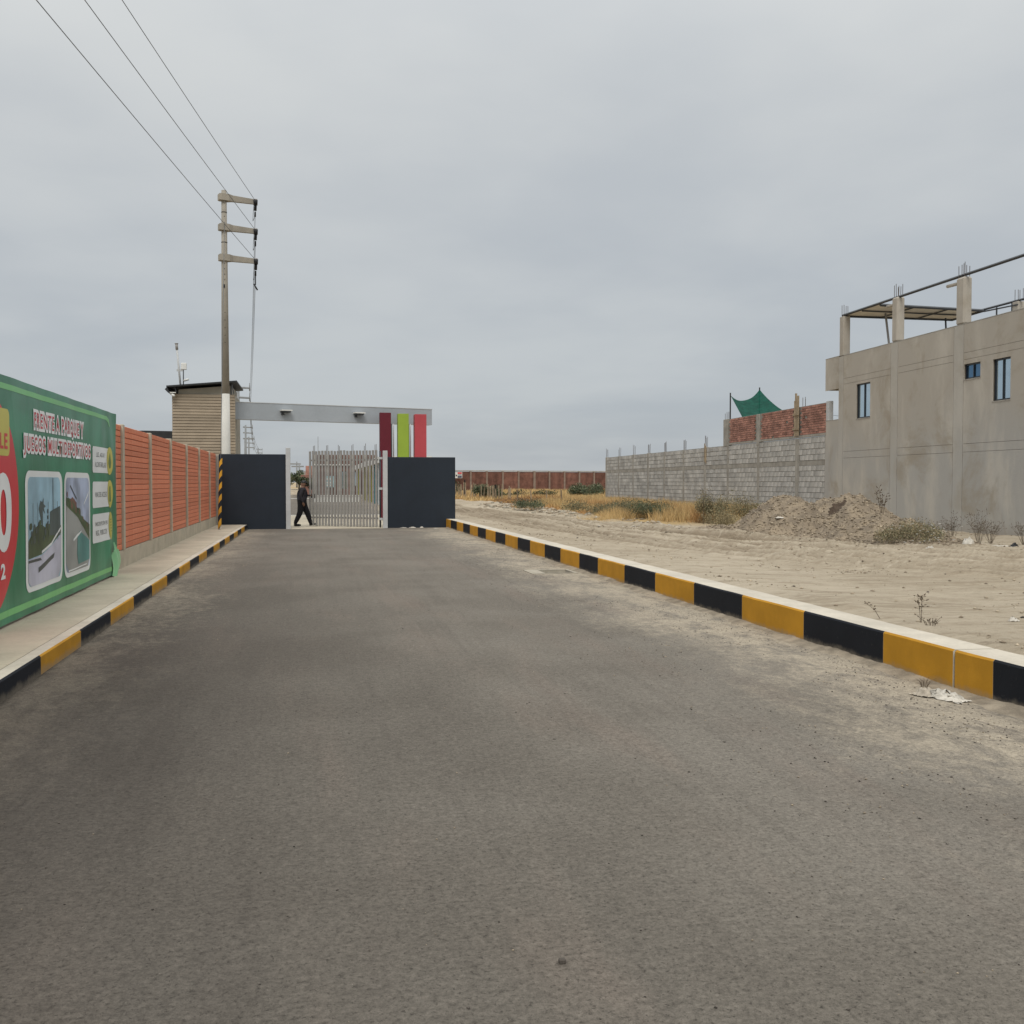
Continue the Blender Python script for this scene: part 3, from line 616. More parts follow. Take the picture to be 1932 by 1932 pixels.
for z0, z1, ls in ((1.79, 2.17, ['LUZ, AGUA Y', 'ALCANTARILLADO']), (1.28, 1.66, ['VIAS DE ACCESO']), (.77, 1.19, ['INSCRIPCIÓN EN', 'REG. PUBLICOS'])):
    flat('caption_panel', rrect(15.5, 16.75, z0, z1, .05), .004, VWH); zc = (z0+z1)/2
    zs = [zc] if len(ls) == 1 else [zc+.07, zc-.07]
    for z_, s_ in zip(zs, ls): w_ = .055*len(s_); text(s_, 16.12-w_/2*1.1-.02, 16.12+w_/2*1.1-.02, z_-.038, z_+.038, .0065, VDK, bold=.0)
    flat('icon_disc', ell(16.8, zc, .20, .215, 28), .007, VYE); flat('icon_ring', ell(16.8, zc, .165, .18, 28), .009, VLG if False else VYE)
    if z0 > 1.7: flat('drop_icon', [(16.8, zc+.13), (16.88, zc-.02), (16.85, zc-.1), (16.8, zc-.12), (16.75, zc-.1), (16.72, zc-.02)], .011, VOL)
    elif z0 > 1.2: flat('road_icon', [(16.72, zc-.12), (16.88, zc-.12), (16.83, zc+.12), (16.77, zc+.12)], .011, VOL)
    else:
        for q in range(5): flat('document_line', [(16.73, zc-.09+.045*q), (16.87, zc-.09+.045*q), (16.87, zc-.075+.045*q), (16.73, zc-.075+.045*q)], .011, VOL)
# loose torn corner of the vinyl, bulging off the frame
V = []; nn = 14
for j in range(nn+1):
    for i in range(nn+1):
        u_ = i/nn; v_ = j/nn; y = 16.83+.56*u_*(.6+.4*math.sin(v_*3.1))+.03*math.sin(v_*5); z = .19+.52*v_; 
        V.append((.016+.035*math.sin(u_*2.6)*(.5+.5*math.sin(v_*3.1))+.010*math.sin(u_*11+v_*7), y-12, z-.2-.05*u_*(1-v_)))
Fq = [(j*(nn+1)+i, j*(nn+1)+i+1, (j+1)*(nn+1)+i+1, (j+1)*(nn+1)+i) for j in range(nn) for i in range(nn) if not (j > nn*.55+nn*.45*(1-abs(i/nn-.4)*2))]
obj('loose_vinyl_corner', npmesh('loose_vinyl_corner', V, Fq, vinyl('pale_green_vinyl', (.26, .60, .32)), True), bb, label='torn light green flap at the lower right corner')
# ------------------------------------------------------------------ gate walls, posts, gate
lw = top('gate_wall', MB().cbox(-3.12, -.845, 37.07, 37.32, -.1, 2.64, .012), NAVY, (-2, 37.2, 0), label='dark navy wall left of the gate behind the sidewalk end', category='wall')
top('gate_wall', MB().cbox(2.752, 5.21, 37.15, 37.40, -.1, 2.565, .012), NAVY, (4, 37.3, 0), label='dark navy wall right of the gate under the coloured panels', category='wall')
top('wall_stub', MB().cbox(-3.27, -3.125, 37.0, 37.3, 0, 2.60, .01), CONC, (-3.2, 37.1, 0), label='narrow grey concrete stub between the orange fence and the dark wall', category='wall')
gp = [((-.84, -.68, 36.98, 37.16), 2.87, 'square light grey gate post left of the walking guard'), ((2.58, 2.745, 37.12, 37.30), 2.79, 'square light grey gate post carrying the hinges')]
for (x0, x1, y0, y1), h, lb in gp: top('gate_post', MB().cbox(x0, x1, y0, y1, -.05, h, .008), STEELW, ((x0+x1)/2, (y0+y1)/2, 0), label=lb, category='gate post', group='posts of the gate')
HP = Vector((2.40, 37.42, 0)); EP = Vector((-.02, 39.15, 0)); gd = (EP-HP); glen = gd.length; gang = math.atan2(gd.y, gd.x)
gt = thing('sliding_gate_leaf' if False else 'gate_leaf', HP, gang, label='tall grey steel picket gate leaf standing half open', category='gate')
pk = mkmesh('picket', MB().cbox(-.038, .038, -.025, .025, .03, 2.82, .006), GSTEEL)
npk = 22
for i in range(npk): obj('picket', pk, gt, (.05+(glen-.08)*i/(npk-1), random.uniform(-.002, .002), random.uniform(-.012, .012)))
for z in (.34, 2.47): part('rail', MB().cbox(0, glen, -.055, -.022, z-.03, z+.03, .004), GSTEEL, gt, world=False)
for z in (1.18, 1.30): pass
part('latch', MB().box(glen-.20, glen-.02, -.07, -.057, 1.05, 1.22), DSTEEL, gt, world=False)
hb = thing('hinge_post', (2.49, 37.33, 0), label='slim dark steel hinge post with three pale hinges at the gate edge', category='hinge post')
part('tube', MB().tube((2.49, 37.33, .0), (2.49, 37.33, 2.78), .032, n=10), DSTEEL, hb, True)
for z in (.32, 1.42, 2.52): part('hinge', MB().cbox(2.445, 2.575, 37.27, 37.38, z-.04, z+.04, .006), STEELW, hb)
# concrete apron and things on the inner road
for nm, (x0, x1, y0, y1, z0, z1), m_ in (('apron', (-.675, 2.575, 36.90, 37.42, -.02, .012), WALK), ('apron', (-6, 5, 37.42, 51.6, -.02, .012), WALK)):
    obj(nm, mkmesh(nm, MB().box(x0, x1, y0, y1, z0, z1), m_), kind='structure')
obj('painted_line', mkmesh('painted_line', MB().box(-8, 5, 52.2, 52.6, -.01, .008), WPAINT), kind='structure')
obj('painted_line', mkmesh('painted_line', MB().box(-8, 5, 106, 107.2, -.01, .012), WPAINT), kind='structure')
lwl = thing('low_white_wall', (2.4, 87, 0), label='low white wall across the inner road seen through the gate pickets', category='wall')
part('wall', MB().box(.2, 4.2, 87, 87.3, 0, .50), WPAINT, lwl); part('coping', MB().box(.15, 4.25, 86.95, 87.35, .502, .58), WPAINT, lwl)
# ------------------------------------------------------------------ entrance beam with coloured slabs
eb = thing('entrance_beam', (1.2, 45, 0), label='long silver grey portal beam spanning above the gate', category='portal')
A = Vector((-3.0, 43.4)); B = Vector((5.41, 46.12)); d = (B-A).normalized(); nrm = Vector((-d.y, d.x))*.45
def beamb(a_, b_, z0, z1, off0, off1):
    P = [a_+nrm*off0, b_+nrm*off0, b_+nrm*off1, a_+nrm*off1]; return MB().prism([tuple(q) for q in P], 'z', z0, z1)
part('cladding', beamb(A, B, 4.235, 4.925, 0, 1), BEAMG, eb); part('cap_flashing', beamb(A-d*.01, B+d*.01, 4.927, 4.955, -.03, 1.03), STEELW, eb)
for k in (-1.28, 1.37):
    pass
for px_ in (-1.02, 2.05):
    t_ = (px_-A.x)/(B.x-A.x); c = A+(B-A)*t_; c3 = Vector((c.x, c.y, 4.58))
    fl = thing('floodlight', tuple(c3), math.atan2(d.y, d.x), label='slim black floodlight with white top edge on the beam, '+('left one' if px_ < 0 else 'right one nearer the maroon panel'), category='light', group='floodlights on the portal beam')
    part('housing', MB().add([(-.17, -.32, 0), (.17, -.32, 0), (.2, -.06, -.02), (-.2, -.06, -.02), (-.17, -.32, .05), (.17, -.32, .05), (.2, -.06, .045), (-.2, -.06, .045)], [(0, 3, 2, 1), (4, 5, 6, 7), (0, 1, 5, 4), (1, 2, 6, 5), (2, 3, 7, 6), (3, 0, 4, 7)]), [DSTEEL], fl, world=False)
    part('top_cover', MB().box(-.23, .23, -.34, -.03, .046, .095), WHITE, fl, world=False)
    part('bracket', MB().box(-.14, -.09, -.15, -.003, -.09, -.022).box(-.16, -.02, -.05, -.003, -.11, -.09), DSTEEL, fl, world=False)
for x0, x1, m_, cn, zt in ((2.97, 3.45, MAROON, 'maroon', 4.66), (3.74, 4.21, LIME, 'lime green', 4.62), (4.46, 4.97, CORAL, 'coral red', 4.60)):
    part('coloured_panel', MB().cbox(x0, x1, 44.55-.1*(x0-3), 45.0, 0, zt, .006), m_, eb, label='upright '+cn+' panel')
for x_ in (3.53, 3.62, 4.29, 4.37):
    part('support_tube', MB().tube((x_, 45.45, 0), (x_, 45.45, 4.23), .032, n=8), DSTEEL if x_ in (3.53, 4.29) else STEELW, eb, True)  # pale tube of each pair stands in for a highlight on dark steel
# ------------------------------------------------------------------ guardhouse
gh = thing('guardhouse', (-4.2, 43.5, 0), label='tan clad two storey guardhouse with a sloping dark roof behind the orange fence', category='building')
part('wall', MB().box(-5.37, -2.98, 42.88, 46.2, 0, 5.19), SIDEB, gh)
nb = 44
for i in range(nb):
    z0 = .01+i*(5.18/nb); h = 5.18/nb
    part('siding_board', MB().add([(-5.39, 42.82, z0), (-2.95, 42.82, z0), (-2.95, 42.845, z0+h-.010), (-5.39, 42.845, z0+h-.010), (-5.39, 42.879, z0), (-2.95, 42.879, z0), (-2.95, 42.879, z0+h-.010), (-5.39, 42.879, z0+h-.010)], [(0, 1, 2, 3), (0, 4, 5, 1), (3, 2, 6, 7), (0, 3, 7, 4), (1, 5, 6, 2)]), SIDE, gh)
part('gable', MB().prism([(-5.15, 5.192), (-3.1, 5.192), (-3.1, 5.55), (-5.15, 5.36)], 'y', 42.90, 46.1), SIDEB, gh)
part('corner_trim', MB().box(-3.13, -3.08, 42.85, 42.89, 5.193, 5.58), DSTEEL, gh)
rf = part('roof', MB().prism([(-5.56, 5.42), (-2.86, 5.67), (-2.86, 5.73), (-5.56, 5.48)], 'y', 42.5, 46.6), ROOFD, gh)
part('gutter', MB().prism([(-5.62, 5.33), (-5.5, 5.20), (-5.44, 5.22), (-5.54, 5.42)], 'y', 42.5, 46.6), ROOFD, gh)
for x_ in (-5.2, -3.0): part('roof_bracket', MB().path([(x_, 42.84, 5.22), (x_, 42.62, 5.26), (x_-.05, 42.6, 5.40 if x_ < -4 else 5.6)], .018, 5), DSTEEL, gh)
part('side_annexe', MB().tube((-3.08, 45.4, 0), (-3.08, 45.4, 3.2), .16, n=14), BEAMG, gh, True) if False else None
sc_ = thing('security_camera', (-5.33, 42.7, 5.1), label='white bullet camera under the left eave of the guardhouse', category='camera')
part('body', MB().tube((-5.40, 42.70, 5.16), (-5.26, 42.5, 5.08), .045, n=10), WHITE, sc_, True); part('mount', MB().box(-5.45, -5.22, 42.6, 42.8, 5.2, 5.235), WHITE, sc_)
am = thing('antenna_mast', (-5.2, 44.3, 5.5), label='leaning antenna mast with white box and small camera on the guardhouse roof', category='antenna')
part('mast', MB().tube((-5.22, 44.3, 5.5), (-5.36, 44.3, 7.15), .04, n=10), STEELW, am, True)
part('tip_antenna', MB().tube((-5.36, 44.3, 7.12), (-5.375, 44.3, 7.36), .055, n=10).tube((-5.375, 44.3, 7.36), (-5.377, 44.3, 7.385), .075, n=10), GSTEEL, am, True)
part('dish_box', MB().cbox(-5.20, -4.98, 44.25, 44.36, 6.30, 6.58, .02), WHITE, am)
part('side_pole', MB().tube((-5.12, 44.3, 5.5), (-5.11, 44.3, 6.4), .022, n=8), DSTEEL, am, True)
part('camera', MB().tube((-5.1, 44.28, 5.85), (-4.90, 44.2, 5.90), .045, n=10), WHITE, am, True)
part('cross_bracket', MB().box(-5.38, -5.12, 44.28, 44.34, 6.24, 6.32), STEELW, am)
sh = thing('shed', (-6.3, 46.1, 0), label='low shed with a black roof peeping over the orange fence', category='shed')
part('wall', MB().box(-8.6, -5.5, 46.2, 49, 0, 3.4), SIDEB, sh); part('roof', MB().prism([(-8.9, 3.5), (-5.45, 3.42), (-5.45, 3.84), (-7, 3.86), (-8.9, 3.7)], 'y', 46.0, 49.2), ROOFD, sh)
# ------------------------------------------------------------------ utility pole, guy, wires
PB = Vector((-3.05, 39.33, 0)); AZ = (12.12, 11.03, 9.92); AE = Vector((-1.94, 39.73, 0))
def ring_pole(mb_, c, z0, z1, r0, r1, n=14, sq=.0): mb_.tube((c.x, c.y, z0), (c.x, c.y, z1), r0, r1, n); return mb_
up = thing('utility_pole', PB, label='tall concrete utility pole with white painted foot and three cross arms at the fence end', category='utility pole')
r_at = lambda z: .178-(.178-.092)*z/12.4
part('shaft', ring_pole(MB(), PB, 4.92, 12.38, r_at(4.92), .092), POLEC, up, True); part('white_foot', ring_pole(MB(), PB, 0, 4.92, .178, r_at(4.92)+.003), POLEW, up, True)
ad_ = (AE-PB).normalized(); pd_ = Vector((-ad_.y, ad_.x, 0))
ends_near = []; 
for k, z in enumerate(AZ):
    b = MB(); c0 = PB-ad_*.20; c1 = AE+ad_*.05; P = []
    prof = [(c0, .13, .11), (PB-ad_*.12, .155, .12), (PB+ad_*.15, .155, .12), (PB+ad_*.3, .07, .11), (c1, .055, .085)]
    for c, wd, hh in prof: P += [c+pd_*wd+Vector((0, 0, z-hh)), c-pd_*wd+Vector((0, 0, z-hh)), c-pd_*wd+Vector((0, 0, z+hh)), c+pd_*wd+Vector((0, 0, z+hh))]
    fs = [(0, 1, 2, 3), tuple(len(P)-4+i for i in (3, 2, 1, 0))]
    for i in range(len(prof)-1):
        o = i*4; fs += [(o+j, o+4+j, o+4+(j+1) % 4, o+(j+1) % 4) for j in range(4)]
    b.add(P, fs); part('cross_arm', b, POLEC, up)
    e_ = Vector((AE.x, AE.y, z)); 
    part('insulator', MB().tube(e_+Vector((0, -.1, .05)), e_+Vector((0, -.1, -.12)), .085, .075, 10).tube(e_+Vector((0, -.06, -.12)), e_+Vector((-.02, .05, -.30)), .05, .055, 8).tube(e_+Vector((-.02, .05, -.34)), e_+Vector((-.03, .12, -.52)), .03, .035, 8), RUBB, up, True)
    part('clamp', MB().cbox(e_.x-.09, e_.x+.07, e_.y-.12, e_.y+.1, z-.11, z+.1, .02), GSTEEL, up)
    part('jumper_loop', MB().path([e_+Vector((-.06, -.12, -.1)), e_+Vector((-.09, -.1, -.5)), e_+Vector((-.10, -.05, -.72)), e_+Vector((-.06, 0, -.62)), e_+Vector((-.03, .1, -.5))], .009, 5), WIRE, up, True)
e_ = Vector((AE.x, AE.y, AZ[2])); part('line_tap', MB().path([e_+Vector((-.03, .12, -.5)), e_+Vector((-.03, .12, -.85))], .02, 6).path([e_+Vector((-.09, .1, -.82)), e_+Vector((.04, .1, -1.05))], .03, 6), RUBB, up, True)
for z in (11.58, 10.48): part('steel_band', MB().tube((PB.x, PB.y, z-.012), (PB.x, PB.y, z+.012), r_at(z)+.008, n=14), RUBB, up, True)
b = MB()
for z in (12.2, 11.9, 11.42, 9.7, 9.5, 9.3, 9.1, 7.9, 7.62, 7.34, 7.06, 6.8): b.tube((PB.x+.01, PB.y-r_at(z)-.004, z), (PB.x+.01, PB.y-r_at(z)+.03, z), .016, n=8)
part('bolt_holes', b, RUBB, up)
part('number_plate', MB().box(PB.x-.05, PB.x+.02, PB.y-r_at(8.9)-.01, PB.y-r_at(8.9)+.02, 8.80, 8.93), RUBB, up)
GA = Vector((-2.78, 33.1, .17)); GT = Vector((-3.03, 39.22, 11.2)); gdv = (GT-GA).normalized()
gw = thing('guy_wire', GA, label='steel guy wire with yellow and black striped guard anchored at the sidewalk end', category='guy wire')
part('cable', MB().tube(GA, GT, .009, n=6), WIRE, gw, True)
ns = 11; gl = 2.4
p0 = GA+gdv*.10
# the striped guard tube leans steeply up the guy
for i in range(ns):
    a_ = p0+gdv*(gl*i/ns); b_ = p0+gdv*(gl*(i+1)/ns); sl_ = MB(); n_ = 12; u = Vector((1, 0, 0)); wv = gdv.cross(u).normalized(); P = []
    for c in (a_, b_):
        for j in range(n_): an = 6.2832*j/n_; P.append(c+(u*math.cos(an)+wv*math.sin(an))*.052+gdv*(.09*math.cos(an)))
    sl_.add(P, [(j, (j+1) % n_, n_+(j+1) % n_, n_+j) for j in range(n_)]+[tuple(range(n_)), tuple(range(2*n_-1, n_-1, -1))])
    part('guard_stripe', sl_, KY if i % 2 == 0 else KB, gw)
def wire_pts(p, q, sag, n=24): return [p.lerp(q, i/n)-Vector((0, 0, 4*sag*(i/n)*(1-i/n))) for i in range(n+1)]
hn = ['top', 'middle', 'lowest']
for k, z in enumerate(AZ):
    p = Vector((AE.x, AE.y-.1, z+.02)); q = Vector((AE.x-.12*62, AE.y-62, z+.1))
    top('power_line', MB().path(wire_pts(p, q, .25), .0088, 5), WIRE, tuple(p), True, label='overhead cable running from the '+hn[k]+' cross arm towards the upper left', category='cable', group='cables of the power line')
FP = [(Vector((-7.72, 116.7, 0)), AZ, 12.32, 'second utility pole beyond the guardhouse roof corner'), (Vector((-11.79, 198.0, 0)), (12.0, 10.95, 9.85), 12.36, 'grey utility pole under the portal beam with three arms'),
      (Vector((-14.02, 247.4, 0)), (12.0, 10.9, 9.85), 12.3, 'fourth utility pole in the row, just right of a taller neighbour'), (Vector((-16., 332.4, 0)), (12.1, 11., 9.9), 12.5, 'farthest small utility pole seen over the dark wall')]
prev = [Vector((AE.x-.03, AE.y+.15, z-.5)) for z in AZ]
fpo = None
for i, (c, az, h, lb) in enumerate(FP):
    o = thing('utility_pole', c, label=lb, category='utility pole', group='utility poles receding beyond the gate')
    part('shaft', MB().tube(c, c+Vector((0, 0, h)), .26 if i == 0 else .24, .15, 10), FPOLE, o, True); cur = []
    for z in az:
        e1 = c+Vector((1.25, -.15, z-.1)); part('cross_arm', MB().tube(c+Vector((-.45, .05, z)), e1, .13, .10, 6), FPOLE, o); 
        part('insulator', MB().tube(e1+Vector((0, 0, -.3)), e1+Vector((0, 0, .55)), .07, .05, 6), FPOLE, o, True); cur.append(e1)
    if i == 0: part('painted_foot', MB().tube(c, c+Vector((0, 0, 4.6)), .46, .46, 12), BEAMG, o, True)
    for k in range(3):
        top('power_line', MB().path(wire_pts(prev[k], cur[k], 1.2, 16), .012 if i == 0 else .03, 4), WIRE, tuple(prev[k]), True, label='cable from the '+hn[k]+' arm of '+['the near pole to the second pole', 'the second pole to the third pole', 'the third pole to the fourth pole', 'the fourth pole to the farthest pole'][i], category='cable', group='cables of the power line')
    prev = cur
o = thing('lamp_pole', (-11.0, 186, 0), label='plain thick grey pole left of the three armed pole, without arms', category='pole'); part('shaft', MB().tube((-11.2, 186, 0), (-11.2, 186, 9.2), .2, .13, 10), FPOLE, o, True)
o = thing('lamp_pole', (.78, 101.8, 0), label='very thin mast rising above the gate pickets', category='pole'); part('mast', MB().tube((.78, 101.8, 0), (.78, 101.8, 6.1), .045, .03, 6), FPOLE, o, True)
for (x_, y_, h_) in ((-2.6, 210, 5.8), (-1.9, 190, 5.0)):
    o = thing('utility_pole', (x_, y_, 0), label='short distant pole with a single wide arm left of the brick house' if h_ < 5.5 else 'taller distant pole with a single arm above the green trees', category='utility pole', group='utility poles receding beyond the gate')
    part('shaft', MB().tube((x_, y_, 0), (x_, y_, h_), .18, .12, 8), FPOLE, o, True); part('cross_arm', MB().box(x_-1.4, x_+.8, y_-.1, y_+.1, h_-.6, h_-.35), FPOLE, o)
# ------------------------------------------------------------------ buildings seen through the gate
def rect_minus(x0, x1, z0, z1, holes):
    R_ = [(x0, x1, z0, z1)]
    for a0_, a1_, c0, c1 in holes:
        n_ = []
        for (p, q, r, s) in R_:
            if a1_ <= p or a0_ >= q or c1 <= r or c0 >= s: n_.append((p, q, r, s)); continue
            if a0_ > p: n_.append((p, a0_, r, s))
            if a1_ < q: n_.append((a1_, q, r, s))
            m0, m1 = max(p, a0_), min(q, a1_)
            if c0 > r: n_.append((m0, m1, r, c0))
            if c1 < s: n_.append((m0, m1, c1, s))
        R_ = n_
    return R_
bh = thing('brick_building', (3.5, 117, 0), label='unfinished red brick building with starter bars behind the gate pickets', category='building')
wins = [(3.3, 4.1, .9, 2.9), (4.9, 5.3, 1.2, 2.9)]
b = MB()
for p, q, r, s in rect_minus(.32, 7.5, 0, 4.74, wins): b.box(p, q, 116.8, 117.1, r, s)
part('wall', b.box(.32, .6, 117.1, 126, 0, 4.74).box(7.2, 7.5, 117.1, 126, 0, 4.74), FBRICK, bh); part('roof', MB().box(.6, 7.2, 117.1, 126, 4.4, 4.6), CONC, bh)
for p, q, r, s in wins: f_ = part('window', MB().box(p, q, 116.95, 117.0, r, s), FRAME, bh); part('pane', MB().box(p+.06, q-.06, 116.93, 116.948, r+.06, s-.06), GLASS, f_)
for x_ in (.45, 1.9, 3.2, 4.7, 6.1, 7.3):
    part('column', MB().box(x_-.12, x_+.12, 116.74, 116.798, 0, 4.76), CONC, bh)
    for q in (-.07, .07): part('rebar', MB().tube((x_+q, 116.9, 4.74), (x_+q, 116.9, 5.9+random.uniform(-.2, .2)), .03, n=5), RUST, bh)
part('string_course', MB().box(.3, 4.6, 116.6, 116.738, 3.55, 3.68), WPAINT, bh)
sg = top('wall_sign', MB().box(1.62, 2.6, 116.5, 116.56, 1.1, 2.36), mat('pale_teal_sign', (.30, .45, .48), .5), (2.1, 116.5, 1.7), label='pale teal and white sign on the brick building beyond the gate', category='sign')
for z in (1.3, 1.6, 2.0): part('sign_band', MB().box(1.7, 2.52, 116.47, 116.498, z-.07, z+.08), WPAINT, sg)
pv = thing('entrance_canopy', (4.7, 90, 0), label='white edged canopy on olive and teal columns inside the gate', category='canopy')
part('roof', MB().box(4.68, 8.2, 70, 116, 3.0, 3.44), WPAINT, pv)
OLIVE = mat('olive_yellow_paint', (.26, .25, .035), .6, .08, 2); TEALP = mat('teal_paint', (.05, .20, .24), .6, .08, 2)
for x0, x1, y_, m_ in ((4.72, 5.0, 104, OLIVE), (4.72, 5.05, 94, OLIVE), (4.72, 5.15, 85, OLIVE), (4.75, 5.2, 79.5, TEALP), (4.8, 5.15, 74, STEELW)): part('column', MB().box(x0, x1, y_, y_+.5, 0, 2.998), m_, pv)
rb = thing('brick_house', (-.7, 135, 0), label='small orange brick house left of the gate pickets beyond the trees', category='building')
part('wall', MB().box(-1.15, 1.2, 133, 140, 0, 2.6), BRICKM, rb); part('upper_wall', MB().box(-.55, 1.2, 133.1, 140, 2.602, 3.75), BRICKM, rb); part('parapet', MB().box(-.75, -.56, 133.1, 140, 2.602, 3.1), CONC, rb)
# ------------------------------------------------------------------ far brick wall
fw = thing('perimeter_wall', (30, 141, 0), label='long low dark red brick wall with pale posts closing the field', category='wall')
FA = Vector((14.6, 137.7, 0)); FB = Vector((60, 148.8, 0)); fd = (FB-FA).normalized(); fn = Vector((-fd.y, fd.x, 0)); fl_ = (FB-FA).length
def fbox(s0, s1, o0, o1, z0, z1): return MB().prism([tuple((FA+fd*a_+fn*b_).xy) for a_, b_ in ((s0, o0), (s1, o0), (s1, o1), (s0, o1))], 'z', z0, z1)
pit = 2.43; np_ = int(fl_/pit)
for i in range(np_):
    part('panel', fbox(i*pit+.12, (i+1)*pit-.12, random.uniform(-.02, .02), .2, 0, 3.12), FBRICK, fw)
    part('post', fbox(i*pit-.12, i*pit+(.22 if i == 7 else .12), -.08, .22, 0, 3.16), mat('pinkish_grey_post', (.24, .185, .15), .9, .15, 2), fw)
part('coping', fbox(-.2, np_*pit, -.1, .24, 3.17, 3.30), CONC, fw)
sgn = thing('notice_sign', (19.85, 137.9, 2.6), label='small white notice with red and navy bands on the far brick wall', category='sign')
def sb(x0, x1, z0, z1, yo): return MB().box(x0, x1, 138.35-yo, 138.39-yo, z0, z1)
part('board', sb(19.40, 20.35, 2.22, 3.05, 0), WHITE, sgn); part('red_band', sb(19.72, 20.28, 2.82, 3.0, .05), VRED, sgn); part('grey_band', sb(19.72, 20.28, 2.62, 2.72, .05), mat('sign_grey', (.3, .3, .3)), sgn)
part('navy_band', sb(19.72, 20.28, 2.30, 2.5, .05), mat('sign_navy', (.03, .04, .10)), sgn); part('black_emblem', sb(19.48, 19.62, 2.5, 2.68, .05), RUBB, sgn)
# ------------------------------------------------------------------ block wall (local frame of the building plane)
bw = thing('block_wall', B0, -WAZ, label='long unplastered grey concrete block wall with columns and starter bars', category='wall')
cols = [46.45, 42.9, 39.17, 35.75, 32.37, 28.81, 25.34, 22.05, 18.29, 14.24]; S0, S1 = 11.76, 46.6
part('mortar_core', MB().box(.018, .16, S0, S1, 0, 3.40), MORT, bw, world=False)
part('tie_beam', MB().box(.001, .017, S0, S1, 2.31, 2.49), CONC, bw, world=False)
for i, s in enumerate(cols):
    wdt = .15 if i % 3 else .2
    part('column', MB().cbox(-.012, .20, s-wdt, s+wdt*.7, 0, 3.42+random.uniform(-.03, .02), .01), CONC, bw, world=False)
    if s > 23:
        for j in range(random.choice((2, 3, 4)) if i not in (4, 6) else 4):
            part('rebar', MB().tube((.03+.1*(j % 2), s-.12+.08*j, 3.35), (.03+.1*(j % 2)+random.uniform(-.02, .02), s-.12+.08*j, 3.98+random.uniform(-.12, .08)), .011, n=5), RUST, bw, world=False)
edges = sorted(cols); spans = []; a_ = S0
for s in edges: i = cols.index(s); wdt = .15 if i % 3 else .2; spans.append((a_, s-wdt-.012)); a_ = s+wdt*.7+.012
blk_parts = 0; bl = MB(); BL = .405; zrows = [-.02+.2115*k for k in range(11)]+[2.50+.2225*k for k in range(4)]
blocks = []
for ri, z in enumerate(zrows):
    rh = .2115 if z < 2.4 else .2225
    for s0, s1 in spans:
        off = (ri % 2)*BL*.5*random.uniform(.7, 1.1); s = s0-off+random.uniform(-.03, .03)
        while s < s1-.02:
            p = max(s, s0); q = min(s+BL-.022, s1)
            if q-p > .05: blocks.append((p, q, z+.010, z+rh-.010))
            s += BL*random.uniform(.9, 1.08)
blocks.sort(key=lambda t_: (t_[0] if t_[2] > .5 else t_[0]+6))
bmesh_cache = {}
for i, (p, q, z0, z1) in enumerate(blocks):
    o = random.uniform(-.006, .004)
    if i < 298:
        key = (round((q-p)/.03), round(z1-z0, 3))
        if key not in bmesh_cache:
            L_ = key[0]*.03; h = key[1]; bmesh_cache[key] = mkmesh('block', MB().cbox(0, .035, -L_/2, L_/2, -h/2, h/2, .005), BLOCKM)
        obj('block', bmesh_cache[key], bw, (o, (p+q)/2, (z0+z1)/2), (random.uniform(-.012, .012), 0, 0))
    else: bl.box(o, .036, p, q, z0+random.uniform(0, .006), z1-random.uniform(0, .006))
part('distant_blocks', bl, BLOCKM, bw, world=False, kind='stuff')
part('form_board', MB().box(-.04, -.014, 25.2, 25.32, 2.7, 3.62), WOOD, bw, world=False); part('form_board', MB().box(-.04, -.014, 25.05, 25.17, 2.62, 3.5), WOOD, bw, world=False)
# red brick wall standing on it
rw = thing('roof_brick_wall', (B0[0], B0[1], 3.42), -WAZ, label='unplastered red brick parapet wall standing on the grey block wall', category='wall')
def up_(mb_): mb_.v = [(x, y, z-3.42) for x, y, z in mb_.v]; return mb_
R0, R1, RZ0, RZ1 = 11.66, 22.62, 3.425, 4.66
part('mortar_core', up_(MB().box(.03, .15, R0, R1, RZ0, RZ1-.01)), MORT, rw, world=False)
rc = MB(); z = RZ0+.005; ri = 0; cb = [(R0, R0+.02), (13.98, 14.52), (18.12, 18.5), (21.95, 22.62)]
while z < RZ1-.05:
    s = R0-(ri % 2)*.12
    while s < R1:
        p, q = max(s, R0), min(s+.225, R1)
        if q-p > .05 and not any(q > a_ and p < b_ for a_, b_ in cb[1:]) and random.random() > .012: rc.box(random.uniform(-.006, .006), .031, p, q, z, z+.078)
        s += .24
    z += .093; ri += 1
part('brick_courses', up_(rc), BRICKM, rw, world=False, kind='stuff')
part('base_beam', up_(MB().box(-.015, .029, R0, 21.9, RZ0-.002, RZ0+.085)), CONC, rw, world=False)
part('column', up_(MB().cbox(-.018, .2, 22.0, 22.62, RZ0-.05, RZ1+.0, .01)), CONC, rw, world=False)
part('column', up_(MB().cbox(-.018, .18, 18.14, 18.46, RZ0-.15, RZ1-.02, .01)), CONC, rw, world=False)
part('end_post', up_(MB().cbox(-.004, .18, R0-.22, R0-.003, 3.96, RZ1+.03, .008)), STEELW, rw, world=False)
for s, z1 in ((14.07, 5.1), (14.22, 4.92), (14.37, 4.92)): part('form_board', up_(MB().box(-.045, -.02, s-.07, s+.07, 3.5, z1)), WOOD, rw, world=False)
for z in (3.78, 4.36): part('form_batten', up_(MB().box(-.08, -.047, 13.95, 14.52, z-.04, z+.04)), WOOD, rw, world=False)
part('form_post', up_(MB().box(.0, .06, 14.38, 14.46, 4.6, 5.22)), WOOD, rw, world=False)
for s0, n_ in ((22.15, 5), (13.75, 3)):
    for j in range(n_): part('rebar', up_(MB().tube((.08+.05*(j % 2), s0+.12*j-(0 if s0 > 20 else .1), 4.6), (.08+.05*(j % 2), s0+.12*j-(0 if s0 > 20 else .1), 5.0+random.uniform(-.08, .05)), .011, n=5)), RUST, rw, world=False)
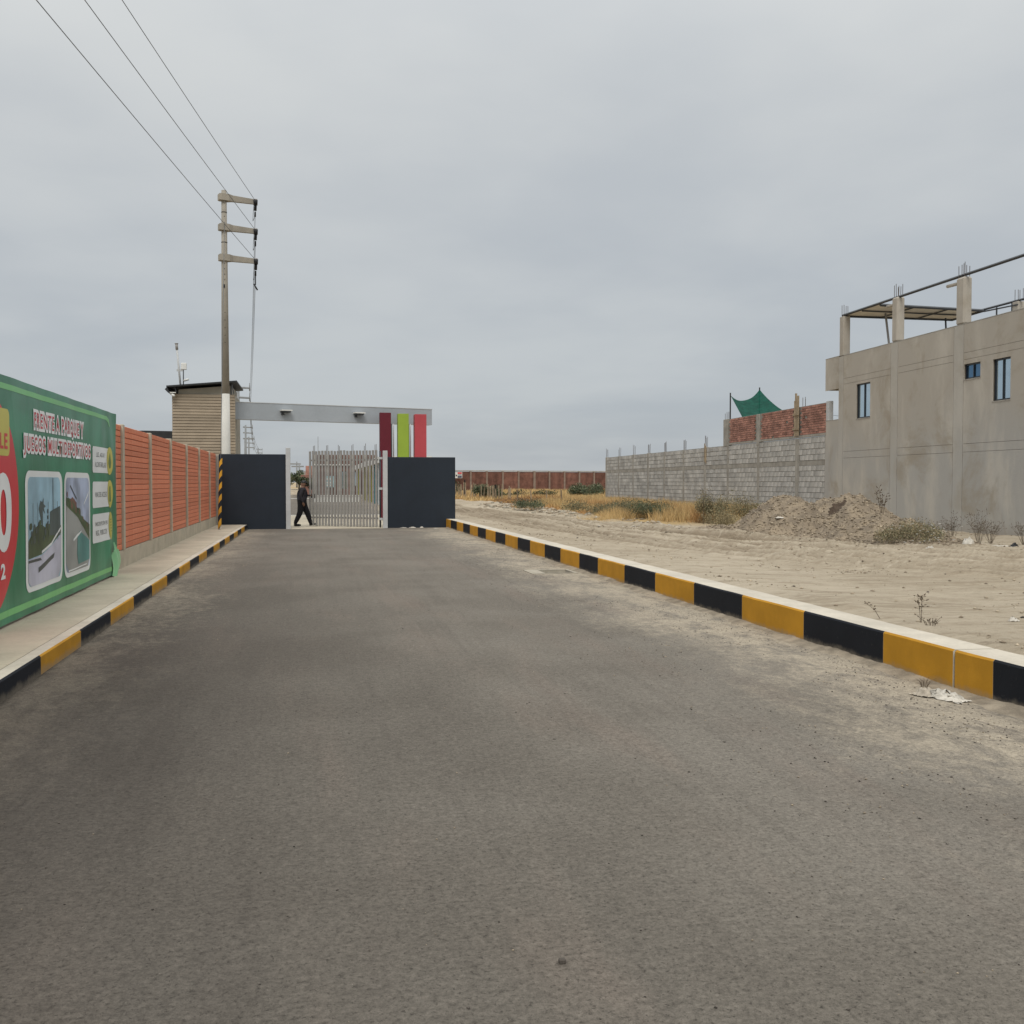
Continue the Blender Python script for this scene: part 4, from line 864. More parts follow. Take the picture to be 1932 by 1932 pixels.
# shade net on two poles behind it
sn = thing('shade_net', (B0[0], B0[1], 3.4), -WAZ, label='sagging green shade net slung from two poles above the brick parapet', category='shade net')
p1 = Vector((1.0, 24.43, 6.0-3.4)); p2 = Vector((3.0, 25.6, 6.42-3.4)); p3 = Vector((3.0, 21.9, 4.95-3.4)); p4 = Vector((1.0, 22.5, 4.55-3.4)); V = []; nn = 22
for j in range(nn+1):
    for i in range(nn+1):
        u_, v_ = i/nn, j/nn; P = p1.lerp(p2, u_).lerp(p4.lerp(p3, u_), v_)
        sag = .42*4*u_*(1-u_)*(1-v_)+.16*4*v_*(1-v_)+.14*4*u_*(1-u_)*v_; P.z -= sag*(1+.05*math.sin(9*u_+5*v_)); 
        # edges pulled inwards between the tie points
        P.y -= .25*4*v_*(1-v_)*(1-u_); V.append(tuple(P))
Fq = [(j*(nn+1)+i, j*(nn+1)+i+1, (j+1)*(nn+1)+i+1, (j+1)*(nn+1)+i) for j in range(nn) for i in range(nn)]
obj('net', npmesh('net', V, Fq, NET, True), sn)
for p, dz in ((p1, .12), (p2, .1)): part('pole', MB().tube((p.x, p.y, .0), (p.x, p.y, p.z+dz), .035, n=8), BLACKP, sn, True, world=False)
# ------------------------------------------------------------------ grey house
hs = thing('concrete_house', B0, -WAZ, label='two storey unpainted cement rendered house with roof columns on the right', category='building')
part('plinth_fill', MB().box(.27, 9, -7.9, 10.5, -.1, .3), CONC, hs, world=False)
W3 = [(8.31, 9.30, 3.89, 5.10), (2.0, 2.79, 4.62, 5.06), (.64, 1.42, 3.89, 5.04)]
SE = -8.0
b = MB()
for p, q, r, s in rect_minus(SE, 10.655, -.1, 6.20, W3): b.box(.022, .24, p, q, r, s)
part('wall', b.box(.022, .24, 10.656, 11.72, -.1, 3.93).box(.022, .24, 10.656, 11.70, 5.09, 6.24), mat('score_line_cement', (.17, .15, .12), .95), hs, world=False)
part('wall', MB().box(.24, 9.2, SE, SE+.2, -.1, 6.1).box(.24, 9.2, 10.45, 10.65, -.1, 6.1).box(9.0, 9.2, SE+.2, 10.45, -.1, 6.1).box(.24, 9.2, 11.5, 11.70, 5.09, 6.2), PLAST, hs, world=False)
part('roof_slab', MB().box(.24, 9.0, SE+.2, 10.45, 5.15, 5.35), CONC, hs, world=False)
part('balcony_slab', MB().box(.24, 9.2, 10.651, 11.5, 5.09, 5.25), CONC, hs, world=False)
sl = [SE, -4.6, -4.2, -.9, -.4, 2.82, 3.32, 6.5, 6.95, 10.3, 10.655]; zl = [-.1, 2.53, 2.77, 5.2, 5.40, 6.22]; g_ = .009
for i in range(len(sl)-1):
    strip = i % 2 == 1 or i == len(sl)-2
    if strip: cells = [(sl[i], sl[i+1], -.1, 6.22)]
    else: cells = [(sl[i], sl[i+1], zl[j], zl[j+1]) for j in range(len(zl)-1)]
    for c in cells:
        bb_ = MB()
        for p, q, r, s in rect_minus(c[0]+g_*(c[0] != SE), c[1]-g_, c[2], c[3]-(g_ if c[3] < 6 else 0), W3): bb_.box(-.002 if strip else 0, .0215, p, q, r, s)
        part('plaster_strip' if strip else 'plaster_panel', bb_, STRIP if strip else PLAST, hs, world=False)
part('plaster_panel', MB().box(0, .0215, 10.658, 11.725, -.1, 3.935), PLAST, hs, world=False); part('plaster_panel', MB().box(-.001, .0215, 10.658, 11.73, 5.075, 6.25), PLAST, hs, world=False)
part('parapet_cap', MB().box(-.004, .26, SE, 10.30, 6.222, 6.245).box(-.004, .26, 10.31, 11.73, 6.252, 6.27), CONC, hs, world=False)
part('wall_cap', MB().box(-.004, .25, 10.66, 11.72, 3.937, 3.96), CONC, hs, world=False)
for p, q, r, s in W3:
    fr = MB(); t_ = .045; x0, x1 = .05, .11
    fr.box(x0, x1, p+.002, p+t_, r+.002, s-.002).box(x0, x1, q-t_, q-.002, r+.002, s-.002).box(x0, x1, p+t_, q-t_, s-t_, s-.002).box(x0, x1, p+t_, q-t_, r+.002, r+t_)
    mid = (p+q)/2; fr.box(x0-.004, x1, mid-.017, mid+.017, r+t_, s-t_)
    wn_ = part('window', fr, FRAME, hs, world=False)
    for a_, b_ in ((p+t_, mid-.017), (mid+.017, q-t_)): part('pane', MB().box(.08, .088, a_, b_, r+t_, s-t_), GLASS if s-r > .6 else GLASSB, wn_, world=False)
    part('sill', MB().box(-.012, .049, p-.02, q+.02, r-.03, r+.001), CONC, wn_, world=False)
def column(s0, s1, x0, x1, z0, z1, rb=4, rounded=False):
    c = part('roof_column', MB().cbox(x0, x1, s0, s1, z0, z1, .05 if rounded else .012), PLAST, hs, world=False)
    for j in range(rb): part('rebar', MB().tube((x0+.06+(x1-x0-.12)*(j % 2), s0+.06+(s1-s0-.12)*(j//2)/max(1, (rb//2-1) or 1), z1-.05), (x0+.06+(x1-x0-.12)*(j % 2)+random.uniform(-.01, .01), s0+.06+(s1-s0-.12)*(j//2)/max(1, (rb//2-1) or 1), z1+random.uniform(.3, .46)), .010, n=5), RUST, c, world=False)
column(10.34, 10.62, .0, .27, 6.24, 7.66); column(6.56, 6.93, .0, .27, 6.24, 7.70, 6, True); column(2.84, 3.26, .0, .27, 6.24, 7.62, 6, True); column(-.85, -.45, .0, .27, 6.24, 7.62, 6, True)
column(6.9, 7.2, 4.5, 4.8, 5.36, 7.72, 4); column(10.1, 10.4, 4.6, 4.85, 5.36, 7.0, 0); column(.2, .5, 4.5, 4.8, 5.36, 7.7, 4)
bmz = [(10.5, 7.70), (SE, 7.50)]
part('roof_beam', MB().tube((.10, 10.6, 7.72), (.10, SE, 7.62), .045, n=4, ph=.785), DSTEEL, hs, world=False)
cs = part('roof_canopy', MB().add([(.12, 10.45, 7.70), (.12, 7.9, 7.68), (4.6, 8.9, 7.76), (4.6, 10.9, 7.74), (.12, 10.45, 7.715), (.12, 7.9, 7.695), (4.6, 8.9, 7.775), (4.6, 10.9, 7.755)], [(0, 1, 2, 3), (4, 7, 6, 5), (0, 4, 5, 1), (1, 5, 6, 2), (2, 6, 7, 3), (3, 7, 4, 0)]), SHEET, hs, world=False)
def can(u, v): # point under the canopy
    P = Vector((.12, 10.45, 7.67)).lerp(Vector((.12, 7.9, 7.65)), v).lerp(Vector((4.6, 10.9, 7.71)).lerp(Vector((4.6, 8.9, 7.73)), v), u); return P
for u0, v0, u1, v1, r in ((0, 0, 1, 0, .04), (0, 1, 1, 1, .05), (0, .5, 1, .5, .025), (.33, 0, .33, 1, .025), (.66, 0, .66, 1, .025), (1, 0, 1, 1, .04)):
    part('canopy_rafter', MB().tube(can(u0, v0), can(u1, v1), r, n=4, ph=.785), DSTEEL, hs, world=False)
part('brace', MB().tube((1.2, 9.55, 7.66), (1.2, 9.0, 5.4), .04, n=6), GSTEEL, hs, world=False); part('brace', MB().tube((3.9, 10.2, 7.66), (3.9, 10.0, 5.4), .035, n=6), DSTEEL, hs, world=False)
part('brace', MB().tube((4.3, 9.4, 7.66), (4.3, 9.3, 5.4), .03, n=6), GSTEEL, hs, world=False)
for s in (7.05, 3.5): part('drain_pipe', MB().tube((.14, s-.10, 7.50), (.14, s+.42, 7.52), .05, n=10), PLAST, hs, True, world=False)
part('rear_beam', MB().tube((4.6, 9.4, 7.78), (4.6, SE, 7.66), .04, n=4, ph=.785).tube((4.5, 8.8, 7.68), (4.5, 6.9, 7.60), .03, n=4), DSTEEL, hs, world=False)
for s in (8.2, 7.35, 6.2, 3.9): part('rear_prop', MB().tube((4.6, s, 7.72), (4.55, s-.05, 5.4), .03, n=6), DSTEEL, hs, world=False)
V = [(4.0, 10.1, 7.3), (4.1, 9.2, 6.75), (4.3, 8.7, 6.35), (3.95, 10.0, 6.2), (4.1, 9.4, 6.2)]; 
part('tarpaulin', MB().add(V, [(0, 1, 4), (1, 2, 4), (0, 4, 3)]).add([(x+.05, y, z) for x, y, z in V], [(0, 1, 4), (1, 2, 4), (0, 4, 3)]), TARP, hs, world=False)
top('power_line', MB().path(wire_pts(Vector((21.2, 35.0, 3.9)), Vector((19.4, 37.6, 4.5)), .05, 6), .008, 4), WIRE, (21.2, 35, 3.9), label='short thin wire in the gap between brick parapet and house', category='cable')
# ------------------------------------------------------------------ rubble heap
HC = (12.75, 24.2)
def heap_h(x, y):
    a = .97*np.exp(-(((x-12.55)/1.25)**2+((y-25.6)/1.7)**2)**1.1); b_ = 1.0*np.exp(-(((x-14.0)/1.35)**2+((y-25.0)/1.9)**2)**1.1)
    c = .58*np.exp(-(((x-13.4)/1.5)**2+((y-22.4)/1.9)**2)); d_ = .28*np.exp(-(((x-11.6)/1.0)**2+((y-27.3)/1.9)**2))
    h = np.maximum(np.maximum(a, b_), np.maximum(c, d_))+.12*np.minimum(a, b_)
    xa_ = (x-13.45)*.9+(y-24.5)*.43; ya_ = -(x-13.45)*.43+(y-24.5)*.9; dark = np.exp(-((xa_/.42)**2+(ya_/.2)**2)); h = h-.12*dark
    return h+(fbm(x*2.5, y*2.5, 4)-.45)*.26*ss(h, .02, .3)+(fbm(x*7, y*7, 4)-.42)*.16*ss(h, .02, .2), dark
hx = np.arange(9.6, 17.6, .06); hy = np.arange(18.5, 30.5, .07); HX, HY = np.meshgrid(hx, hy); X_ = HX.ravel(); Y_ = HY.ravel(); hh, dk = heap_h(X_, Y_)
gzz, _ = ground_h(X_, Y_, False); Z_ = gzz-.10+hh*1.12; idx = np.arange(len(X_)).reshape(len(hy), len(hx))
F = np.stack([idx[:-1, :-1], idx[:-1, 1:], idx[1:, 1:], idx[1:, :-1]], -1).reshape(-1, 4); keep = hh[F].max(1) > .03; F = F[keep]
used = np.unique(F); rem = -np.ones(len(X_), int); rem[used] = np.arange(len(used))
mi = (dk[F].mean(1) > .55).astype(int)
hp = obj('rubble_heap', npmesh('rubble_heap', np.stack([X_-HC[0], Y_-HC[1], Z_-.2], 1)[used], rem[F], [HEAP, HEAPD], True, mi), None, (HC[0], HC[1], .2), label='long heap of brown earth and rubble in front of the house corner', category='rubble heap')
n = 44000; x = 9.8+rng.random(n)*7.4; y = 19+rng.random(n)*11; h, dk_ = heap_h(x, y); k = (h > .05)&(dk_ < .6); x, y, h = x[k], y[k], h[k]; g0, _ = ground_h(x, y, False)
r = .006+.036*rng.random(len(x))**5; V1, F1 = pebbles(x-HC[0], y-HC[1], g0-.10+h*1.12-.2+r*.2, r, .7)
obj('stones', npmesh('stones', V1, F1, [STONE, HEAP], mi=np.repeat((rng.random(len(x)) < .55).astype(int), 8)), hp, kind='stuff')
def surf(x, y):
    h, _ = heap_h(np.array([float(x)]), np.array([float(y)])); g0 = ground_h(np.array([float(x)]), np.array([float(y)]), False)[0][0]
    return max(gz(x, y), g0-.10+h[0]*1.12)
# ------------------------------------------------------------------ vegetation
def blades(x, y, z, h, wd, lean=.9):
    n = len(x); a = rng.random(n)*6.28; b_ = rng.random(n)*6.28; l = h*lean*rng.random(n)
    dx, dy = np.cos(a)*wd, np.sin(a)*wd
    P = np.stack([np.stack([x-dx, y-dy, z], 1), np.stack([x+dx, y+dy, z], 1), np.stack([x+np.cos(b_)*l, y+np.sin(b_)*l, z+h], 1)], 1)
    return P.reshape(-1, 3), np.arange(3*n).reshape(-1, 3)
def gfield(n, fx, fy, hmin, hmax, wd, dens):
    x = fx(rng.random(n)); y = fy(rng.random(n)); e_ = grass_edge(y); k = (x > e_+rng.normal(0, .35, n))&(x < B0[0]+.05*(y-24)+np.where(y > 70.4, 99, -.15))
    k &= fbm(x*.5, y*.35, 4) > dens+.12*rng.random(n); x, y = x[k], y[k]; z, _ = ground_h(x, y, False)
    cl = fbm(x*.8, y*.8, 3); h = (hmin+(hmax-hmin)*rng.random(len(x)))*(.45+1.1*cl)*(.35+.65*ss(x-grass_edge(y), 0, 1.6)); return blades(x, y, z-.02, h, wd)
Vs = []; Fs = []; Ms = []; off = 0
for args in ((62000, lambda r: 10+r*9.5, lambda r: 34.5+r*13, .22, .66, .010, .33), (70000, lambda r: 10+r*10, lambda r: 44+r*28, .22, .66, .016, .31), (90000, lambda r: 10+r*34, lambda r: 70+r*66, .18, .5, .035, .27)):
    V1, F1 = gfield(*args); cx = V1[::3]; o_ = (fbm(cx[:, 0]*.45+5, cx[:, 1]*.25, 3) > .47)&(cx[:, 0] < grass_edge(cx[:, 1])+4.5)
    Vs.append(V1); Fs.append(F1+off); Ms.append(o_.astype(int)); off += len(V1)
obj('dry_grass', npmesh('dry_grass', np.concatenate(Vs), np.concatenate(Fs), [GRASS, GRASSO], mi=np.concatenate(Ms)), kind='stuff', label='tall dry golden grass filling the field beside the block wall', category='grass')
def bush(name, c, rx, ry, h, n, ls, mats, label, cat='bush', stems=10, group=None, lump=.5, flat_=0., z0=0.):
    o = thing(name, c, label=label, category=cat, group=group)
    L_ = [(rng.normal(0, .45)*rx, rng.normal(0, .45)*ry, h*(.35+.4*rng.random()), .30+.35*rng.random()) for _ in range(7)]
    k = rng.integers(0, 7, n); cen = np.array([q[:3] for q in L_])[k]; sc = np.array([q[3] for q in L_])[k]
    d_ = rng.normal(0, 1, (n, 3)); d_ /= np.linalg.norm(d_, axis=1)[:, None]; r = rng.random(n)**.45
    P = cen+d_*r[:, None]*sc[:, None]*np.array([rx, ry, h*.7]); P[:, 2] = np.abs(P[:, 2])*(.6+.4*rng.random(n))+z0
    a = rng.normal(0, 1, (n, 3)); a /= np.linalg.norm(a, axis=1)[:, None]; b_ = np.cross(a, rng.normal(0, 1, (n, 3))); b_ /= np.linalg.norm(b_, axis=1)[:, None]
    s = (ls*(.6+.8*rng.random(n)))[:, None]; V = np.stack([P-a*s, P-b_*s*.4, P+a*s, P+b_*s*.4], 1).reshape(-1, 3)
    mi = (rng.random(n) < .3).astype(int) if len(mats) > 1 else None
    obj('foliage', npmesh('foliage', V, np.arange(4*n).reshape(-1, 4), mats, mi=mi), o)
    b2 = MB()
    for i in range(stems):
        q = L_[i % 7]; an = random.uniform(0, 6.28); p0_ = Vector((q[0]*.25, q[1]*.25, -.05)); p2_ = Vector((q[0]+.3*rx*math.cos(an), q[1]+.3*ry*math.sin(an), q[2]+h*random.uniform(0, .35))); pm = p0_.lerp(p2_, .5)+Vector((random.uniform(-.1, .1)*rx, random.uniform(-.1, .1)*ry, h*.1))
        b2.tube(p0_, pm, ls*.16, ls*.11, 4).tube(pm, p2_, ls*.11, ls*.04, 4)
    part('stems', b2, TWIG, o, world=False); return o
bush('bush', (24.9, 93, .15), 2.0, 1.7, 1.7, 6000, .08, [LEAF, LEAFD], 'dark green rounded bush in the golden field before the far wall')
for i, (x_, y_, s_, lb) in enumerate([(17.2, 92, .75, 'leftmost small shrub in the line across the golden field'), (19.3, 95, .85, 'second small shrub from the left in the golden field'), (20.6, 93, .75, 'third small shrub in the field, low and dark'), (21.8, 94, .85, 'small dark shrub just left of the big rounded bush'), (27.5, 95, 1.2, 'small shrub trailing right of the big rounded bush')]):
    bush('low_shrub', (x_, y_, .15), s_*1.3, s_*1.1, s_*1.1, 480, .09, [LEAFD, TWIG], lb, group='small shrubs in the golden field', cat='shrub', stems=5)
bush('shrub', (14.4, 82.5, .2), 1.3, 1.1, 1.5, 3600, .07, [LEAF, LEAFD], 'grey green shrub behind the row of stakes')
bush('shrub', (15.2, 118, .2), 1.6, 1.6, 1.9, 3800, .13, [LEAFD, LEAF], 'dark green bush below the notice sign next to the dark wall')
bush('shrub', (12.6, 41.0, gz(12.6, 41.0)), 1.5, 1.5, .85, 8000, .030, [LEAF, LEAFO], 'grey green ground shrub at the grass edge')
bush('shrub', (13.2, 38.8, gz(13.2, 38.8)), 1.1, 1.0, .75, 6000, .028, [LEAF, LEAFD], 'darker green shrub close right of the grey green one')
bush('shrub', (11.0, 51, .25), .9, 1.2, .6, 2600, .035, [LEAF, LEAFD], 'tiny dark green shrub beside grey debris at the track edge')
bush('bush', (13.9, 34.2, .2), .62, .6, 1.25, 6500, .024, [LEAFO, LEAF], 'upright olive bush beside the tall dry stalk at the wall')
bush('bush', (14.1, 31.6, .2), 1.15, 1.0, 1.15, 9000, .022, [LEAFO, LEAF], 'wide straggly olive bush touching the rubble heap')
bush('shrub', (12.7, 30.4, .2), .6, .7, .6, 3500, .022, [LEAFO, LEAFO], 'low dry brown scrub at the left foot of the heap')
bush('weed_clump', (13.35, 20.6, .22), .85, .7, .62, 7000, .020, [LEAFO, LEAF], 'yellow green flowering weeds at the right foot of the rubble heap', 'weeds', 20)
bush('weed_clump', (13.9, 21.3, .2), .65, .6, .55, 3600, .019, [LEAF, LEAFO], 'darker green weeds behind the flowering clump', 'weeds', 14)
bush('weed_clump', (15.2, 19.0, .2), .22, .2, .3, 420, .015, [LEAF, LEAFO], 'little dusty green weed near the right edge of the view', 'weeds', 6)
fl = MB()
for i in range(46):
    x_, y_ = 13.2+random.gauss(0, .45), 20.3+random.gauss(0, .3); fl.cbox(x_-.014, x_+.014, y_-.014, y_+.014, .5+random.uniform(-.22, .25), .53+random.uniform(.22, .25), .004) if False else fl.tube((x_, y_, .42+random.uniform(-.1, .28)), (x_, y_, .45+random.uniform(.28, .29)), .001, .001, 3) if False else None
for i in range(40):
    x_, y_, z_ = 13.2+random.gauss(0, .4), 20.25+random.gauss(0, .25), .45+random.uniform(-.12, .3); fl.tube((x_, y_, z_), (x_, y_, z_+.012), .017, .024, 6)
top('wild_flowers', fl, WHITE, (13.2, 20.3, .2), label='small white flower heads dotted over the yellow green weeds', category='flowers', kind='stuff')
def weed(name, c, h, n, spread, label, r=.004, tw=5, leaf=None, group=None):
    b2 = MB(); c = Vector(c)
    for i in range(n):
        an = random.uniform(0, 6.28); t_ = c+Vector((math.cos(an)*spread*random.uniform(.2, 1), math.sin(an)*spread*random.uniform(.2, 1), h*random.uniform(.55, 1)))
        m_ = c.lerp(t_, .5)+Vector((0, 0, h*.08)); b2.tube(c+Vector((math.cos(an)*.02, math.sin(an)*.02, -.02)), m_, r, r*.75, 4).tube(m_, t_, r*.75, r*.35, 4)
        for j in range(tw):
            q = random.uniform(.35, 1); p_ = c.lerp(m_, q*2) if q < .5 else m_.lerp(t_, q*2-1); dd = Vector((random.gauss(0, 1), random.gauss(0, 1), abs(random.gauss(.6, .6)))).normalized()*h*random.uniform(.05, .16)
            b2.tube(p_, p_+dd, r*.6, r*.3, 3)
            if leaf: b2.tube(p_+dd*.9, p_+dd*1.5, r*2.2, r*.3, 4)
    return top(name, b2, [TWIG], tuple(c), label=label, category='weed', group=group)
weed('dry_weed', (5.78, 8.9, .27), .34, 2, .12, 'sparse dry weed with an upright seed head behind the near kerb', .0035, 12, True)
weed('dry_weed', (5.60, 9.25, .27), .24, 1, .26, 'bent dry stalk leaning left behind the near kerb', .0035, 9, True)
weed('dry_weed', (5.72, 8.65, .27), .13, 9, .16, 'low spiky tuft at the foot of the upright dry weed', .003, 4, True)
for i, (x_, y_, h_) in enumerate([(14.1, 21.6, .55), (15.0, 21.9, .7), (15.3, 21.3, .8), (15.9, 21.7, .55), (16.4, 21.2, .6), (17.0, 21.4, .45)]):
    weed('dry_weed', (x_, y_, .2), h_, 18, .42, ['short brown weed tuft between the green weeds and the round white bag', 'brown weed tuft behind the round white bag by the house', 'tallest brown weed tuft at the foot of the house wall', 'weed tuft right behind the tallest one by the house', 'spreading brown weed tuft above the pale plastic strip', 'last low brown weed tuft before the right picture edge'][i], .0028, 7, True, 'dry weeds along the house wall')
weed('dry_weed', (13.6, 22.6, surf(13.6, 22.6)), .7, 4, .25, 'dark branching weed sticking up from the right end of the heap', .007, 10, True)
weed('dry_weed', (13.3, 33.4, .2), 1.75, 2, .08, 'tall single dry stalk in front of the block wall', .008, 3)
# trees beyond the gate
def tree(c, h, r, label, n=2600, ls=.16):
    o = thing('tree', c, label=label, category='tree', group='trees beyond the gate'); b2 = MB()
    b2.tube((0, 0, -.1), (.1, 0, h*.45), .12, .08, 7)
    for i in range(7): a_ = i*.9; b2.tube((.1, 0, h*.42), (r*.6*math.cos(a_), r*.6*math.sin(a_), h*random.uniform(.6, .85)), .07, .02, 5)
    part('trunk', b2, TWIG, o, world=False); L_ = [(rng.normal(0, .5)*r, rng.normal(0, .5)*r, h*(.45+.4*rng.random()), r*(.3+.25*rng.random())) for _ in range(10)]
    k = rng.integers(0, 10, n); Q = np.array(L_)[k]; d_ = rng.normal(0, 1, (n, 3)); d_ /= np.linalg.norm(d_, axis=1)[:, None]; P = Q[:, :3]+d_*(rng.random(n)**.5*Q[:, 3])[:, None]*np.array([1, 1, .75])
    a = rng.normal(0, 1, (n, 3)); a /= np.linalg.norm(a, axis=1)[:, None]; b_ = np.cross(a, rng.normal(0, 1, (n, 3))); b_ /= np.linalg.norm(b_, axis=1)[:, None]
    V = np.stack([P-a*ls, P-b_*ls*.5, P+a*ls, P+b_*ls*.5], 1).reshape(-1, 3); obj('crown', npmesh('crown', V, np.arange(4*n).reshape(-1, 4), [LEAF, LEAFD], mi=(rng.random(n) < .4).astype(int)), o)
tree((-4.4, 150, .3), 2.6, 2.2, 'low broad green tree at the left of the gate gap'); tree((-1.6, 147, .3), 3.0, 2.0, 'green tree just left of the orange brick house'); tree((-9, 160, .3), 3.0, 2.6, 'green tree hidden mostly by the left gate post')
tree((.6, 128, .1), 2.2, 1.6, 'green tree behind the leading edge of the gate')
# ------------------------------------------------------------------ stake fence
sf = thing('stake_fence', (13.8, 85, .2), label='rough row of short weathered stakes in the grass right of the dark wall', category='fence')
def stake(x_, y_, h, r, m_, nm='stake'):
    z_ = float(ground_h(np.array([x_]), np.array([y_]), False)[0][0]); part(nm, MB().tube((x_, y_, z_-.05), (x_+random.uniform(-.08, .08), y_, z_+h), r, r*.8, 6), m_, sf)
for i in range(19): t_ = i/18; stake(13.3+.55*t_+random.uniform(-.15, .15)-.2*math.sin(t_*6), 97-19*t_+random.uniform(-.3, .3), random.uniform(1.0, 1.45), .055, STAKE)
for i in range(16): stake(13.55+.05*i+random.uniform(-.15, .15), 84-.75*i, random.uniform(.9, 1.4), .045, STAKE)
stake(13.9, 93, 1.7, .08, BLACKP, 'black_post'); stake(14.05, 77.6, 1.25, .075, BLACKP, 'black_post')
for (x_, y_) in ((13.4, 66), (13.9, 64), (14.3, 61.5), (14.9, 60)): stake(x_, y_, .95, .05, STAKE)
bp_ = thing('brush_pile', (13.6, 61, .2), label='heap of cut brown branches beside the stakes at the track edge', category='branches'); b = MB()
for i in range(170):
    p = Vector((13.4+random.gauss(0, .9), 61+random.gauss(0, 2.6), .25+random.uniform(0, .35))); dd = Vector((random.gauss(0, 1), random.gauss(0, 1), random.gauss(.1, .3))).normalized()*random.uniform(.3, .9); b.tube(p, p+dd, .022, .01, 4)
part('branches', b, mat('cut_branch_brown', (.17, .105, .06), .9, .3, 5), bp_, kind='stuff')
nc = 24000; x = 5.6+rng.random(nc)*14; y = 5+rng.random(nc)**1.2*38; z, rt = ground_h(x, y); k = (rng.random(nc) < .10+.9*rt)|(vn(x*.9, y*.6) > .66); x, y, z = x[k], y[k], z[k]; r = .006+.022*rng.random(len(x))**3
V1, F1 = pebbles(x, y, z+r*.25, r); obj('sand_clods', npmesh('sand_clods', V1, F1, [mat('sand_clod', (.40, .335, .245), .97, .2, 3, rand=.2), HEAP], mi=np.repeat((rng.random(len(x)) < .35).astype(int), 8)), kind='stuff', label='crumbled sand clods pushed up along the vehicle tracks', category='clods')
# grey rubble at the track edge
for j, (cx_, cy_, n_, lb) in enumerate(((11.4, 60, 260, 'grey stones and broken concrete strewn left of the grass near the stakes'), (11.5, 50, 420, 'pale broken stones piled at the grass edge midway along the track'), (11.6, 41, 300, 'scattered pale stones at the near end of the grass edge'))):
    x = cx_+rng.normal(0, .55, n_); y = cy_+rng.normal(0, 3.2, n_); z, _ = ground_h(x, y); r = .02+.13*rng.random(n_)**3
    V1, F1 = pebbles(x, y, z+r*.2, r, .5); obj('loose_stones', npmesh('loose_stones', V1, F1, [STONE, DRAINC], mi=np.repeat((rng.random(n_) < .4).astype(int), 8)), kind='stuff', label=lb, category='stones')
# ------------------------------------------------------------------ litter
def crumple(name, c, sx_, sy_, sz_, m_, label, seed, rotz=0., n=9, cat='litter'):
    r_ = np.random.default_rng(seed); V = []; sz_ = sz_*.72; sx_ = sx_*.9
    for j in range(n+1):
        for i in range(n+1):
            u_, v_ = i/n-.5, j/n-.5; e_ = max(0, 1-4*(u_*u_+v_*v_)); x_ = u_*2*sx_*(1+.25*(r_.random()-.5)); y_ = v_*2*sy_*(1+.25*(r_.random()-.5))
            V.append((x_+.18*sx_*(r_.random()-.5), y_+.18*sy_*(r_.random()-.5), sz_*(e_**.7)*(.35+.75*r_.random())+.012*r_.random()))
    F_ = [(j*(n+1)+i, j*(n+1)+i+1, (j+1)*(n+1)+i+1) for j in range(n) for i in range(n)]+[(j*(n+1)+i, (j+1)*(n+1)+i+1, (j+1)*(n+1)+i) for j in range(n) for i in range(n)]
    keepf = [f_ for f_ in F_ if not ((f_[0] in (0, n, n*(n+1), (n+1)**2-1)) or r_.random() < .03)]
    return obj(name, npmesh(name, V, keepf, m_), None, c, (0, 0, rotz), label=label, category=cat)
crumple('crumpled_bag', (4.74, 6.98, .002), .19, .075, .09, [BAG], 'crumpled dirty white bag against the near kerb on the asphalt', 3, -1.25, 14, 'plastic bag')
crumple('crumpled_paper', (4.68, 7.12, .004), .11, .09, .075, [PAPER], 'brown soiled wad lying on the crumpled white bag', 5, .3, 10, 'litter')
weed('dry_weed', (4.85, 7.42, .01), .07, 12, .14, 'pale dry straw tuft on the asphalt left of the crumpled bag', .002, 3)
for i, (x_, y_, a_, b_, h_, lb) in enumerate([(9.79, 28.8, .17, .1, .05, 'flat white scrap alone in the middle of the sandy track'), (12.0, 29.6, .22, .12, .06, 'white scrap left of the rubble heap below the olive bush'), (12.6, 26.6 - 2.2, .12, .08, .06, 'torn white sack on the front slope of the heap'),
    (12.2, 19.6, .34, .10, .05, 'long grey plastic sheet under the flowering weeds'), (12.75, 19.35, .12, .12, .16, 'small bright white bag at the foot of the flowering weeds'), (13.3, 19.7, .2, .08, .05, 'pale flat wrapper right of the bright white bag'),
    (14.45, 20.5, .13, .13, .22, 'round white bag lying among dry weeds by the house'), (14.35, 19.7, .15, .11, .14, 'torn white bag on the sand in front of the house weeds'), (15.0, 20.2, .34, .12, .06, 'long pale plastic strip along the foot of the house weeds'),
    (15.4, 20.2, .1, .1, .14, 'small black bag among the pale litter by the house'), (6.9, 9.05, .06, .03, .05, 'white plastic scrap on the sand at the right edge of the view'), (3.62, 36.95, .13, .08, .06, 'white bag lying at the foot of the right dark wall'), (3.95, 36.9, .07, .06, .07, 'small white cup shaped scrap by the right dark wall'), (4.4, 36.3, .1, .05, .03, 'thin white scrap on the asphalt beside the kerb end'), (3.3, 37.0, .12, .08, .03, 'pale bluish wrapper leftmost along the right dark wall')]):
    z_ = 0.004 if x_ < 5 else surf(x_, y_); m_ = RUBB if 'black' in lb else BAG
    if 'front slope' in lb: x_, y_ = 11.9, 24.6; z_ = surf(x_, y_)
    crumple('litter_bag' if 'bag' in lb or 'sack' in lb else 'litter_scrap', (x_, y_, z_), a_, b_, h_, [m_], lb, 20+i, random.uniform(-.5, .5))
n_ = 240; x = 10.6+rng.normal(0, .9, n_); y = 30.2+rng.normal(0, .9, n_)-.5*(x-10.6); z, _ = ground_h(x, y); r = .015+.05*rng.random(n_)**2; V1, F1 = pebbles(x, y, z+r*.2, r, .35)
obj('white_debris', npmesh('white_debris', V1, F1, [BAG, STONE], mi=np.repeat((rng.random(n_) < .45).astype(int), 8)), kind='stuff', label='patch of white lime crumbs spread on the sandy track', category='debris')
